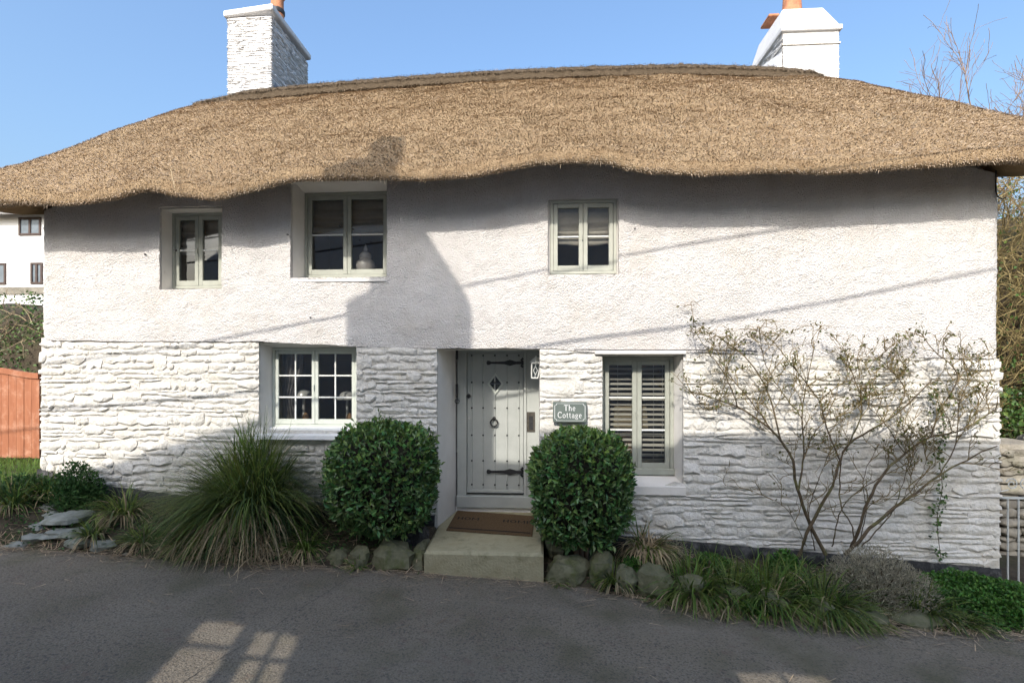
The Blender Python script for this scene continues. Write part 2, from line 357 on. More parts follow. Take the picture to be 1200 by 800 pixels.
# ------------------------------------------------------------------ ground and road
XL, XR = UX(47, 0), UX(1173, 0)
zbase = interp([(40, 548), (110, 568), (230, 583), (400, 595), (520, 605), (640, 618), (740, 629), (900, 643), (1040, 655), (1173, 667)], 0)
zline = interp([(20, 398), (150, 400), (305, 400), (420, 406), (505, 408), (640, 408), (700, 413), (810, 413), (960, 417), (1200, 421)], 0)
def z_road(x): return -0.05 * np.clip(x, -30, 30)
def y_edge(x): return np.interp(x, [-9, -6.7, -5.3, -4.2, -2.7, -1.45, .05, .55, 1.5, 3.1, 4.9, 8], [-1.1, -1.07, -1.06, -1.06, -.96, -.9, -.9, -1.03, -1.26, -1.38, -1.28, -1.1])
def gz(x, y):
    x = np.asarray(x, float); y = np.asarray(y, float)
    zr = z_road(x); zw = zbase(np.clip(x, XL, XR)) - .13
    zw = np.where(x < XL, .90 + .0 * x, zw); k = sstep(XR - .1, XR + .35, x); zw = zw * (1 - k) + (zr + .02) * k
    ye = y_edge(x); t = np.clip((y - ye) / (-ye), 0, 1)
    f = .5 * sstep(0, .2, t) + .5 * sstep(.1, 1, t)
    far = np.clip(y, 0, 60) * .02
    stp = (x > -1.37) & (x < .03) & (y < .8)
    zw = np.where(stp, zr - .03, zw)
    return np.where(y < ye, zr - .03, zr - .03 + (zw - zr + .03) * f) + far
def grid_mesh(name, xs, ys, zf, mat, kind=None, smooth=True):
    X, Y = np.meshgrid(xs, ys); Z = zf(X, Y); V = np.stack((X, Y, Z), -1).reshape(-1, 3); nx = len(xs)
    i = (np.arange(len(ys) - 1)[:, None] * nx + np.arange(nx - 1)[None, :]).reshape(-1)
    Q = np.stack((i, i + 1, i + nx + 1, i + nx), -1)
    o = mesh(name, V, Q, mat, None, smooth, (0, 0, 0))
    if kind: o['kind'] = kind
    return o
xs = np.concatenate((np.array([-1500, -600, -200, -80, -40, -25, -18, -14, -11]), np.arange(-9, 9.01, .08), np.array([11, 14, 18, 25, 40, 80, 200, 600, 1500])))
ys = np.concatenate((np.array([-1500, -600, -200, -80, -40, -20, -10, -8, -6, -4, -2.5, -1.8]), np.arange(-1.5, .3, .05), np.array([.5, 1, 2, 3, 4, 6, 9, 14, 22, 40, 80, 200, 600, 1500])))
def gz_rough(X, Y):
    Z = gz(X, Y); near = (np.abs(X) < 9.2) & (Y > -1.3) & (Y < .4)
    j = RNG.normal(0, .012, Z.shape); return Z + np.where(near & (Y > y_edge(X) + .06), j, 0)
ground = grid_mesh('ground', xs, ys, gz_rough, MT['earth'], 'structure')

xs = np.concatenate((np.array([-60, -40, -30, -20, -14, -11]), np.arange(-9, 9.01, .12), np.array([11, 14, 20, 30, 40, 60])))
tv = np.linspace(0, 1, 50)
X = np.repeat(xs[None, :], 50, 0); jit = np.array([nz(x, 3.3, 0, 2.3) * .04 + nz(x, 9.1, 0, 8.0) * .02 for x in xs])
YE = y_edge(xs) + .03 + jit; Y = YE[None, :] * (1 - tv[:, None] ** 1.3) + (-7.6) * tv[:, None] ** 1.3
Z = z_road(X) + .004 + .018 * np.sin(np.clip((YE[None, :] - Y) / 6.5, 0, 1) * math.pi) + np.array([[nz(a, b, 0, .8) * .012 for a, b in zip(r1, r2)] for r1, r2 in zip(X, Y)])
V = np.stack((X, Y, Z), -1).reshape(-1, 3); nx = len(xs)
i = (np.arange(49)[:, None] * nx + np.arange(nx - 1)[None, :]).reshape(-1)
road = mesh('road', V, np.stack((i, i + nx, i + nx + 1, i + 1), -1), MT['asphalt'], None, True, (0, 0, 0)); road['kind'] = 'structure'
def road_z(x, y):
    ye = float(y_edge(x)) + .03
    return float(z_road(x)) + .004 + .018 * math.sin(min(max((ye - y) / 6.5, 0), 1) * math.pi) + nz(x, y, 0, .8) * .012
P = []
for k in range(40):
    t = k / 39; x = -2.05 - .75 * t + nz(t * 9, 1.7) * .03 + nz(t * 31, 5.7) * .012; y = -.95 - 3.2 * t; P.append((x, y))
V = []
for k, (x, y) in enumerate(P):
    w = .0012 + .0022 * abs(nz(k * .7, 4.4)); V += [(x - w, y, road_z(x, y) + .004), (x + w, y, road_z(x, y) + .004)]
mesh('road_seam', V, np.array([(2 * k, 2 * k + 1, 2 * k + 3, 2 * k + 2) for k in range(39)]), MT['tar'], road)

# ------------------------------------------------------------------ cottage
cot = thing('thatched_cottage', (0, 2.7, .3), 'white thatched cottage with sage green door, rubble stone base and two chimneys', 'cottage')
HD = 5.4           # depth of the house
def rect(x0, x1, y0, y1, Y, ref=None):
    """photograph rectangle -> (xa, xb, za, zb) on the plane Y"""
    r = ref if ref is not None else (x0 + x1) / 2
    return [UX(x0, Y), UX(x1, Y), UZ(r, y1, Y), UZ(r, y0, Y)]
OPEN = {   # outer opening on the wall face, frame depth, frame rectangle at that depth
    'w1': (rect(187, 260.5, 243, 339, 0), .25, rect(203, 264, 250, 338, .25)),
    'w2': (rect(341, 453.5, 217, 326, 0), .34, rect(358, 457, 226, 325, .34)),
    'w3': (rect(642, 725, 233, 322, 0), .07, rect(645, 722, 235, 321, .07)),
    'w4': (rect(303, 417.5, 401, 505, 0), .30, rect(320, 419.5, 407.5, 500, .30)),
    'w5': (rect(706, 801, 414, 570, 0), .28, rect(704, 789, 418, 554, .28)),
    'door': (rect(512, 632.5, 408, 640, 0), .75, rect(537, 640, 410.5, 592, .75)),
}
OPEN['w2'][0][3] += .10
def zl_at(x): return float(zline(x))
lip_s = interp([(-120, 243), (100, 238), (300, 225), (600, 204), (1200, 193), (1330, 186)], -.65)     # mean line of the eaves
# --- upper wall: hand trowelled roughcast with openings
ZT = 5.2
ops = [OPEN[k][0] for k in ('w1', 'w2', 'w3')]
st = .028
def coords(a, b, step, marks):
    c = list(np.arange(a, b, step)) + [b]
    for m in marks:
        j = int(np.argmin([abs(q - m) for q in c])); c[j] = m
    return np.array(sorted(set(c)))
xs = coords(XL, XR, st, [v for o in ops for v in o[:2]] + [UX(303, 0), UX(417.5, 0), UX(512, 0), UX(632.5, 0)])
Z0 = 2.62
zs = coords(Z0, ZT, st, [v for o in ops for v in o[2:]])
def wall_y(x, z):
    e = min(x - XL, XR - x); r = .13
    y = -.012 + .030 * nz(x, z, 1.3, .55) + .014 * nz(x, z, 5.3, 2.1) + .006 * nz(x, z, 8.3, 7.0)
    if e < r: y += (r - math.sqrt(max(r * r - (r - e) ** 2, 0))) * .9
    return y
nx = len(xs); V = np.zeros((len(zs), nx, 3))
for a, z in enumerate(zs):
    for b, x in enumerate(xs):
        w = max(0, 1 - (z - Z0) / .55); zz = z + (zl_at(x) - Z0) * w * w * (3 - 2 * w)
        if a == 0: zz += .012 * nz(x, 0, 0, 3) + .006 * nz(x, 4, 0, 13)
        zz = min(zz, float(lip_s(x)) + .50 - .40 * (1 - min(min(x - XL, XR - x) / 1.2, 1)))
        V[a, b] = (x, wall_y(x, zz), zz)
V[1:, 1:-1, 1] += RNG.normal(0, .0042, V[1:, 1:-1, 1].shape)
Q = []
for a in range(len(zs) - 1):
    zm = (zs[a] + zs[a + 1]) / 2
    for b in range(nx - 1):
        xm = (xs[b] + xs[b + 1]) / 2
        if any(o[0] < xm < o[1] and o[2] < zm < o[3] for o in ops): continue
        i = a * nx + b; Q.append((i, i + 1, i + nx + 1, i + nx))
def with_returns(V, Q, depth):
    """fold every free edge of a sheet back by depth along +Y"""
    from collections import Counter
    c = Counter(); d = {}
    for q in Q:
        for k in range(len(q)):
            e = (q[k], q[(k + 1) % len(q)]); key = (min(e), max(e)); c[key] += 1; d[key] = e
    V = list(map(tuple, V)); new = {}; out = []
    for key, n in c.items():
        if n == 1:
            a, b = d[key]
            for j in (a, b):
                if j not in new: new[j] = len(V); V.append((V[j][0], V[j][1] + depth, V[j][2]))
            out.append((b, a, new[a], new[b]))
    return np.array(V), np.array(list(Q) + out)
VV, QQ = with_returns(V.reshape(-1, 3), Q, .10)
upper = mesh('rendered_wall', VV, QQ, MT['render'], cot, True); shade(upper, 50)
# small iron stubs and nail holes on the render
m = MB()
for px, py in ((205, 293), (337, 275), (398, 265), (413, 268), (744, 268), (364, 372), (170, 298)):
    p = U(px, py, -.02); m.lathe((p[0], p[1] - .002, p[2]), [(.012, -.008), (.012, .03)], 6, 'y')
m.build('wall_nail', MT['iron'], cot)

# --- end and rear walls
m = MB(); zlow = -.6
for x0, x1, y0, y1 in ((XL + .02, XL + .5, .14, HD), (XR - .5, XR - .02, .14, HD), (XL + .5, XR - .5, HD - .45, HD)):
    m.box(x0, x1, y0, y1, zlow, 4.9)
for x0 in (XL + .03, XR - .48):
    g_ = [(.16, 4.9), (HD - .02, 4.9), (2.7 + .8, 6.1), (2.7 - .8, 6.1)]; m.add([(x, y, z) for x in (x0, x0 + .45) for y, z in g_], [(0, 1, 2, 3), (7, 6, 5, 4), (0, 3, 7, 4), (1, 5, 6, 2), (3, 2, 6, 7)])
m.build('end_wall', MT['render'], cot)

# --- lower wall: backing with openings, then one stone at a time
lo = [OPEN[k][0] for k in ('w4', 'w5', 'door')]
xs = coords(XL + .01, XR - .01, .05, [v for o in lo for v in o[:2]]); zs = coords(-.55, 2.85, .05, [lo[0][2], lo[1][2], lo[2][2]])
nx = len(xs); V = np.array([[(x, .008 + .010 * nz(x, z, 2, 5), z) for x in xs] for z in zs]).reshape(-1, 3); Q = []
for a in range(len(zs) - 1):
    zm = (zs[a] + zs[a + 1]) / 2
    for b in range(nx - 1):
        xm = (xs[b] + xs[b + 1]) / 2
        if zm > zl_at(xm) + .02: continue
        if any(o[0] < xm < o[1] and o[2] < zm < o[3] + .2 for o in lo): continue
        i = a * nx + b; Q.append((i, i + 1, i + nx + 1, i + nx))
VV, QQ = with_returns(V, Q, .09)
swall = mesh('stone_wall', VV, QQ, MT['mortar'], cot, True); shade(swall, 40)

def stone_mesh(xa, xb, zlo, zhi, proud, rnd, ymin=.025):
    """pillow-faced rubble stone; zlo / zhi are functions of x"""
    w = xb - xa; n = 2 if w < .16 else (3 if w < .32 else 4)
    pts = []
    g = .0015
    for k in range(n + 1):
        x = xa + g + (w - 2 * g) * k / n + (rnd.uniform(-.12, .12) * w / n if 0 < k < n else rnd.uniform(0, .012) * (1 if k == 0 else -1))
        pts.append((x, zlo(x) + g + rnd.uniform(-.12, .16) * (zhi(x) - zlo(x)) + (.012 if k in (0, n) else 0) * rnd.random()))
    for k in range(n, -1, -1):
        x = xa + g + (w - 2 * g) * k / n + (rnd.uniform(-.12, .12) * w / n if 0 < k < n else rnd.uniform(0, .014) * (1 if k == 0 else -1))
        pts.append((x, zhi(x) - g - rnd.uniform(-.10, .20) * (zhi(x) - zlo(x)) - (.016 if k in (0, n) else 0) * rnd.random()))
    hh_ = zhi((xa + xb) / 2) - zlo((xa + xb) / 2)
    for j, s_ in ((0, 1), (n, 1), (n + 1, -1), (2 * n + 1, -1)): pts[j] = (pts[j][0] + (-.014 if j in (0, 2 * n + 1) else .014) * rnd.random(), pts[j][1] + s_ * hh_ * rnd.uniform(.0, .30))
    P = np.array(pts); c = P.mean(0); m = len(P); h = (P[:, 1].max() - P[:, 1].min())
    if h < .02: return None
    ix, iz = min(.03, .25 * w) * rnd.uniform(.6, 1.2), min(.020, .28 * h) * rnd.uniform(.6, 1.2)
    In = P + np.stack((np.clip(c[0] - P[:, 0], -ix, ix), np.clip(c[1] - P[:, 1], -iz, iz)), 1)
    tx, tz = rnd.uniform(-.06, .06), rnd.uniform(-.08, .32)
    yf = lambda q: -proud + (q[0] - c[0]) * tx + (q[1] - c[1]) * tz
    V = [(p[0], ymin, p[1]) for p in P]
    V += [(p[0], yf(p) * .55 + .004 + rnd.uniform(-.003, .003), p[1]) for p in P]
    V += [(p[0], yf(p) + rnd.uniform(-.005, .005), p[1]) for p in In] + [(c[0], -proud - rnd.uniform(.0, .008), c[1])]
    Q = []
    for k in range(m):
        k2 = (k + 1) % m; Q += [(k, k2, m + k2, m + k), (m + k, m + k2, 2 * m + k2, 2 * m + k)]
    T = [(2 * m + k, 2 * m + (k + 1) % m, 3 * m) for k in range(m)]
    return np.array(V), np.array(Q), np.array(T), w * h
rnd = random.Random(3); stones = []
zrow = -.12; k = 0; blocked = []
rows = []
while zrow < 2.8:
    h = rnd.choice((.04, .05, .055, .065, .075, .09, .11)) * rnd.uniform(.9, 1.1); rows.append((zrow, zrow + h)); zrow += h
def wav(kk, x): return .040 * nz(x, kk * .9, 0, .8) + .020 * nz(x, kk * 3.1, 0, 3.2)
for k, (za, zb) in enumerate(rows):
    nb = []; x = XL + rnd.uniform(-.02, .03)
    brk = sorted([v for o in lo for v in o[:2] if o[2] - .04 < (za + zb) / 2 < o[3] + .12] + [XR - rnd.uniform(-.02, .03)])
    segs = []; inside = lambda xm: any(o[0] < xm < o[1] and o[2] - .04 < (za + zb) / 2 < o[3] + .12 for o in lo)
    while x < XR - .04:
        nxt = min([b for b in brk if b > x + .01] or [XR])
        if inside(x + .01 + 1e-3): x = nxt; continue
        w = rnd.choice((.08, .11, .15, .2, .26, .32, .42)) * rnd.uniform(.85, 1.2) * (1.0 if x < 1 else 1.35)
        if x > XR - .9 or x + .1 > 99: w *= 1.25
        xe = x + w
        if xe > nxt - .07: xe = nxt
        if xe - x > .75: xe = x + (xe - x) / 2
        bl = [b for b in blocked if b[0] < xe - .005 and b[1] > x + .005]
        if bl:
            b0 = bl[0]
            if b0[0] > x + .06: xe = b0[0]
            else: x = max(b0[1], x + .01); continue
        tall = rnd.random() < .14 and k + 1 < len(rows)
        kt = k + 2 if tall else k + 1; ztop = rows[k + 1][1] if tall else zb
        zlo = lambda xx, k=k, za=za: max(za + wav(k, xx), float(zbase(xx)))
        zhi = lambda xx, kt=kt, zt=ztop: min(zt + wav(kt, xx), zl_at(xx) - .004)
        xm = (x + xe) / 2
        if zhi(xm) - zlo(xm) > .032 and zhi(x) - zlo(x) > .015 and zhi(xe) - zlo(xe) > .015:
            s = stone_mesh(x, xe, zlo, zhi, rnd.uniform(.002, .020), rnd)
            if s: stones.append(s)
        if tall: nb.append((x, xe))
        x = xe
    blocked = nb
stones.sort(key=lambda s: -s[3])
for V, Q, T, a in stones[:298]: shade(mesh('stone', V, [Q, T], MT['stone'], swall, True), 42)
n = 0; vs_, qs_, ts_ = [], [], []
for V, Q, T, a in stones[298:]:
    vs_.append(V); qs_.append(Q + n); ts_.append(T + n); n += len(V)
if vs_:
    o = mesh('small_stones', np.concatenate(vs_), [np.concatenate(qs_), np.concatenate(ts_)], MT['stone'], swall, True); o['kind'] = 'stuff'; shade(o, 32)
print('stones', len(stones))

# --- tarred plinth
xs = np.concatenate((np.arange(XL - .01, OPEN['door'][0][0] - .02, .06), [OPEN['door'][0][0] - .02])); xs2 = np.arange(OPEN['door'][0][1] + .02, XR + .01, .06)
for X_ in (xs, xs2):
    V = []; Q = []
    for k, x in enumerate(X_):
        zb = float(zbase(x)); y = -.028 + .015 * nz(x, 1, 0, 3); V += [(x, .03, zb + .012), (x, y, zb + .008 + .012 * nz(x, 7, 0, 5)), (x, y - .012, zb - .1), (x, y - .01, zb - .5)]
        if k: Q += [(4 * k - 4 + j, 4 * k + j, 4 * k + 1 + j, 4 * k - 3 + j) for j in range(3)]
    mesh('tarred_plinth', V, np.array(Q), MT['tar'], cot, True)

# --- plaster reveals of the openings
def reveal(outer, inner, y0, y1, parent, sides='LRTB', name='reveal', mat='reveal', amp=.006):
    V = []; Q = []
    def strip(a0, b0, a1, b1):
        n0 = len(V); nu, nv = 22, 8
        for i in range(nu + 1):
            for j in range(nv + 1):
                u, v = i / nu, j / nv; p0 = [a0[q] + (b0[q] - a0[q]) * u for q in (0, 1)]; p1 = [a1[q] + (b1[q] - a1[q]) * u for q in (0, 1)]
                x = p0[0] + (p1[0] - p0[0]) * v; z = p0[1] + (p1[1] - p0[1]) * v; y = y0 + (y1 - y0) * v
                d = amp * (1 if 0 < j < nv else .3); V.append((x + d * nz(x, y, z, 6), y, z + d * nz(z + 3, y, x, 6)))
        for i in range(nu):
            for j in range(nv):
                q = n0 + i * (nv + 1) + j; Q.append((q, q + 1, q + nv + 2, q + nv + 1))
    o, n = outer, inner
    if 'L' in sides: strip((o[0], o[2]), (o[0], o[3]), (n[0], n[2]), (n[0], n[3]))
    if 'R' in sides: strip((o[1], o[2]), (o[1], o[3]), (n[1], n[2]), (n[1], n[3]))
    if 'T' in sides: strip((o[0], o[3]), (o[1], o[3]), (n[0], n[3]), (n[1], n[3]))
    if 'B' in sides: strip((o[0], o[2]), (o[1], o[2]), (n[0], n[2]), (n[1], n[2]))
    return mesh(name, V, np.array(Q), MT[mat], parent, True)

def window(key, rows_, colsper, paint, y_in, bars='cream_paint', sides='LRTB', pad=.004, name='window', top=None, cas=.055, fr=.035, botrail=.07):
    """two casements in a frame; y_in is the plane of the frame's face"""
    outer, dep, f = OPEN[key]; outer = list(outer)
    o2 = [outer[0] + pad, outer[1] - pad, outer[2] + pad, outer[3] - pad]; f2 = [f[0] - .004, f[1] + .004, f[2] - .004, f[3] + .004]
    x0, x1, z0, z1 = f; y = y_in
    m = MB()
    m.box(x0, x0 + fr, y, y + .09, z0, z1); m.box(x1 - fr, x1, y, y + .09, z0, z1)
    m.box(x0 + fr, x1 - fr, y, y + .09, z1 - fr, z1); m.box(x0 + fr, x1 - fr, y, y + .09, z0, z0 + fr)
    win = m.build(name, MT[paint], cot)
    reveal(o2, f2, .035, y + .02, win, sides)
    xm = (x0 + x1) / 2; g = .004
    for a, b in ((x0 + fr + g, xm - g / 2), (xm + g / 2, x1 - fr - g)):
        za, zb = z0 + fr + g, z1 - fr - g; c = MB(); yc = y + .008
        c.box(a, a + cas, yc, yc + .05, za, zb, .004); c.box(b - cas, b, yc, yc + .05, za, zb, .004)
        c.box(a + cas, b - cas, yc + .0015, yc + .05, zb - cas, zb); c.box(a + cas, b - cas, yc + .0015, yc + .05, za, za + botrail)
        c.build('casement', MT[paint], win)
        pa, pb, pc, pd = a + cas, b - cas, za + botrail, zb - cas
        for k in range(1, rows_):
            zz = pc + (pd - pc) * k / rows_; MB().box(pa, pb, yc + .008, yc + .042, zz - .010, zz + .010, .003).build('glazing_bar', MT[bars], win)
        for k in range(1, colsper):
            xx = pa + (pb - pa) * k / colsper; MB().box(xx - .010, xx + .010, yc + .010, yc + .040, pc, pd, .003).build('glazing_bar', MT[bars], win)
        for r in range(rows_):
            for cc in range(colsper):
                u0, u1 = pa + (pb - pa) * cc / colsper, pa + (pb - pa) * (cc + 1) / colsper; v0, v1 = pc + (pd - pc) * r / rows_, pc + (pd - pc) * (r + 1) / rows_
                th = rnd.uniform(-.004, .004); MB().add([(u0, yc + .024, v0), (u1, yc + .024 + th * .5, v0), (u1, yc + .024 + th, v1), (u0, yc + .024 + th * .5, v1)], [(0, 1, 2, 3)]).build('pane', MT['glass'], win)
    h = MB(); h.box(xm - .018, xm - .008, y - .012, y + .01, (z0 + z1) / 2 - .04, (z0 + z1) / 2 + .04); h.build('latch', MT[paint], win)
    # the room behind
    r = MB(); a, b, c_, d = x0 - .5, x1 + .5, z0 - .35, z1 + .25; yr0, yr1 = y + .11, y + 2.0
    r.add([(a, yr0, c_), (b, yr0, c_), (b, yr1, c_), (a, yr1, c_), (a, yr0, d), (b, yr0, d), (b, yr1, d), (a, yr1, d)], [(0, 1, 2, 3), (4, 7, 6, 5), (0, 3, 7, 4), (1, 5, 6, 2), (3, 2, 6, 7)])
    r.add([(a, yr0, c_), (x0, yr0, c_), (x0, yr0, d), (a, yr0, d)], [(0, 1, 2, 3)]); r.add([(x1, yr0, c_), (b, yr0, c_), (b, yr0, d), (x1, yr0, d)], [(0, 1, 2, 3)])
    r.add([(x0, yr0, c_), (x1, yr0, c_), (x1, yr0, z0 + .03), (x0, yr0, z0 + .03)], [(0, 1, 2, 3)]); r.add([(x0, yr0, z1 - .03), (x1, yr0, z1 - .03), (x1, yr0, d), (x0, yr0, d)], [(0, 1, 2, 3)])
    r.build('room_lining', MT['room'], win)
    return win
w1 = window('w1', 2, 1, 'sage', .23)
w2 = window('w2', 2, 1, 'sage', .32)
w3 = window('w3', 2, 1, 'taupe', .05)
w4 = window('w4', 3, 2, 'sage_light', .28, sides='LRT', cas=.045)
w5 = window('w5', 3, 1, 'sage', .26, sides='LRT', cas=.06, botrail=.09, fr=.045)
for w, l in ((w1, 'narrow upper window with grey green frame under the thatch'), (w2, 'wide upper window with a jar on its sill'), (w3, 'upper window set almost flush with the wall'),
             (w4, 'ground floor window with twelve small panes'), (w5, 'tall ground floor window with a slatted blind')): w['label'] = l
# lintel board above the wide upper window
a, b = OPEN['w2'][0][0] + .02, OPEN['w2'][0][1] - .01
# sills
f = OPEN['w4'][2]; o = OPEN['w4'][0]
m = MB(); zt = f[2] + .005
m.add([(o[0] - .02, -.10, zt - .075), (o[1] + .0, -.10, zt - .075), (o[1] + .0, .30, zt), (o[0] - .02, .30, zt), (o[0] - .02, -.10, zt - .125), (o[1] + .0, -.10, zt - .125), (o[1], .30, zt - .12), (o[0] - .02, .30, zt - .12)],
      [(0, 1, 2, 3), (4, 7, 6, 5), (0, 4, 5, 1), (1, 5, 6, 2), (3, 2, 6, 7), (0, 3, 7, 4)])
m.build('window_sill', MT['white'], w4)
f = OPEN['w5'][2]; o = OPEN['w5'][0]; zt = f[2] - .01
m = MB(); m.box(f[0] + .01, f[1] + .01, .235, .30, zt - .005, zt + .075, .004); m.build('bottom_rail', MT['sage'], w5)
m = MB(); m.add([(o[0] - .02, -.035, zt - .10), (o[1] + .02, -.035, zt - .10), (o[1] + .03, .30, zt - .006), (o[0] - .03, .30, zt - .006), (o[0] - .02, -.035, zt - .20), (o[1] + .02, -.035, zt - .20), (o[1] + .03, .30, zt - .2), (o[0] - .03, .30, zt - .2)],
      [(0, 1, 2, 3), (4, 7, 6, 5), (0, 4, 5, 1), (1, 5, 6, 2), (3, 2, 6, 7), (0, 3, 7, 4)]); m.build('window_sill', MT['reveal'], w5)
o = OPEN['w5'][0]; zz = zl_at(o[0]); m = MB(); m.box(o[0] - .10, o[1] + .02, -.055, .05, o[3] - .012, o[3] + .028, .006); m.build('lintel_board', MT['reveal'], w5)
m = MB(); m.tube([(o[0] - .36, -.05, o[3] + .05), (o[0], -.062, o[3] + .045), (o[1] + .3, -.05, o[3] + .042), (o[1] + .9, -.045, o[3] + .02)], .006, 6); m.build('wall_wire', MT['iron'], w5)
o = OPEN['w2'][0]; m = MB(); m.add([(o[0] + .0, -.02, o[2] - .015), (o[1], -.03, o[2] - .02), (o[1], .34, o[2] + .006), (o[0], .34, o[2] + .006), (o[0], -.02, o[2] - .045), (o[1], -.03, o[2] - .05), (o[1], .34, o[2] - .05), (o[0], .34, o[2] - .05)],
      [(0, 1, 2, 3), (4, 7, 6, 5), (0, 4, 5, 1), (1, 5, 6, 2), (3, 2, 6, 7), (0, 3, 7, 4)]); m.build('window_sill', MT['reveal'], w2)
o = OPEN['w2'][0]; m = MB(); m.box(o[0] - .02, o[1] + .03, -.035, .06, o[3] - .055, o[3] - .012, .006); m.build('lintel_board', MT['reveal'], w2)

# --- door recess, frame, door
o, dep, f = OPEN['door']; YD = .75
ZTREAD = .32
zs0 = UZ(580, 594, .75)                              # top of the white upstand under the threshold
oo = [o[0] + .004, o[1] - .004, ZTREAD - .05, zl_at((o[0] + o[1]) / 2) - .005]; ff = [f[0] - .03, f[1] - .1, ZTREAD - .05, f[3]]
rv = reveal(oo, ff, .035, YD + .02, cot, 'LRT', 'door_reveal', 'reveal', .012)
m = MB(); m.box(o[0] - .15, f[1] + .1, YD - .012, YD + .12, ZTREAD - .05, zs0, .006); m.build('threshold_upstand', MT['white'], cot)
zth = UZ(580, 580, YD)
m = MB(); m.box(f[0] - .02, f[1] + .04, YD - .06, YD + .10, zs0 + .001, zth, .008)
dl, dr = UX(547.5, YD + .03), UX(613.5, YD + .03); dt = UZ(580, 413.5, YD + .03); db = UZ(580, 576, YD + .03)
fl, fr_, ft = UX(536, YD), UX(645, YD), f[3] + .02
frame = MB()
frame.box(fl, dl - .004, YD - .02, YD + .09, zth, ft, .004); frame.box(dl - .004, dr + .004, YD - .018, YD + .09, dt + .004, ft)
frame.box(dr + .004, dr + .045, YD - .02, YD + .09, zth, ft, .004)
dframe = frame.build('door_frame', MT['door'], cot)
MB().box(dr + .045, fr_, YD + .004, YD + .09, zth, ft).build('side_panel', MT['door'], dframe)
m.build('threshold', MT['door'], dframe)
MB().box(dl, dr, YD + .045, YD + .085, db, dt).build('door', MT['door'], cot)
door = [c for c in cot.children if c.name.startswith('door') and c.name == 'door'][0]; door['label'] = 'studded plank door with black strap hinges'
ribs = [UX(v, YD + .03) for v in (553, 566.3, 580, 594.3, 608)]
edges = [dl] + ribs + [dr]
for a, b in zip(edges[:-1], edges[1:]):
    MB().box(a + .002, b - .002, YD + .026 + rnd.uniform(0, .002), YD + .0445, db + .001, dt - .001, .003).build('plank', MT['door'], door)
for x in ribs: MB().box(x - .011, x + .011, YD + .012, YD + .034, db + .05, dt - .02, .005).build('cover_strip', MT['door'], door)
m = MB()
for x in ribs:
    for py in (416.5, 448, 478, 510, 540, 568):
        zz = UZ(580, py, YD); m.lathe((x, YD + .004, zz), [(.004, 0), (.013, .004), (.014, .010)], 8, 'y')
m.build('stud', MT['iron'], door)
MB().box(dl, dr, YD - .004, YD + .026, db - .01, db + .04, .006).build('weather_bar', MT['door'], door)
for py in (425, 552.5):                              # strap hinges
    zz = UZ(580, py, YD); xa, xb = UX(570, YD), UX(613, YD); m = MB()
    pts = [(xb + .03, .03), (xb - .02, .022), (xb - .10, .019), (xb - .19, .044), (xb - .27, .020), (xa + .07, .014), (xa + .04, .030), (xa + .012, .030), (xa, 0)]
    poly = [(x, zz + h) for x, h in pts] + [(x, zz - h) for x, h in pts[-2::-1]]
    m.prism(poly, YD + .0, YD + .011)
    m.box(xb + .018, xb + .046, YD - .008, YD + .018, zz - .06, zz + .06, .004)
    for s in (-1, 1):
        m.tube([(xb - .005, YD + .006, zz + s * .014), (xb - .03, YD + .006, zz + s * .045), (xb - .015, YD + .006, zz + s * .062), (xb + .005, YD + .006, zz + s * .05)], .013, 6)
    m.build('strap_hinge', MT['iron'], door)
c = U(580.5, 449.5, YD); hw, hh = .118, .155            # diamond light
m = MB(); dm = lambda s: [(c[0], c[2] + hh * s), (c[0] + hw * s, c[2]), (c[0], c[2] - hh * s), (c[0] - hw * s, c[2])]
A, B = dm(1.0), dm(.74); V = [(x, YD + .004, z) for x, z in A] + [(x, YD + .004, z) for x, z in B] + [(x, YD + .03, z) for x, z in A] + [(x, YD + .03, z) for x, z in B]
m.add(V, [q for k in range(4) for q in ((k, (k + 1) % 4, 4 + (k + 1) % 4, 4 + k), (k, 8 + k, 8 + (k + 1) % 4, (k + 1) % 4), (4 + k, 4 + (k + 1) % 4, 12 + (k + 1) % 4, 12 + k))])
m.build('diamond_frame', MT['sage_light'], door)
MB().prism(B, YD + .019, YD + .024).build('diamond_pane', mk('dark_leaded_glass', (.02, .023, .022), (.03, .035, .033), 8, .12, spec=.6), door)
m = MB(); m.tube([(c[0], YD + .015, c[2] + hh * .74), (c[0], YD + .015, c[2] - hh * .74)], .004, 5); m.tube([(c[0] - hw * .74, YD + .015, c[2]), (c[0] + hw * .74, YD + .015, c[2])], .004, 5); m.build('lead_came', MT['lead'], door)
c = U(579, 494, YD); m = MB()                          # ring knocker
m.lathe((c[0], YD - .006, c[2] + .045), [(.01, -.012), (.024, 0), (.028, .018)], 10, 'y')
m.tube([(c[0] + .052 * math.sin(a), YD - .012, c[2] - .012 - .052 * math.cos(a)) for a in np.linspace(-2.75, 2.75, 18)], .011, 7); m.build('knocker', MT['iron'], door)
c = U(549, 464, YD); m = MB(); m.lathe((c[0], YD + .0, c[2]), [(.012, -.045), (.026, -.03), (.026, -.012), (.014, 0), (.03, .01), (.03, .03)], 12, 'y'); m.build('door_knob', MT['iron'], door)
c = U(549.5, 490, YD); m = MB(); m.lathe((c[0], YD + .01, c[2]), [(.012, -.006), (.014, .016)], 8, 'y'); m.build('keyhole', MT['silver'], door)
x0, x1 = UX(617.5, YD), UX(627, YD); z0, z1 = UZ(620, 506, YD), UZ(620, 482.5, YD)   # letter plate on the side panel
m = MB(); m.box(x0, x1, YD - .006, YD + .004, z0, z1, .003); pl = m.build('letter_plate', MT['chrome'], dframe)
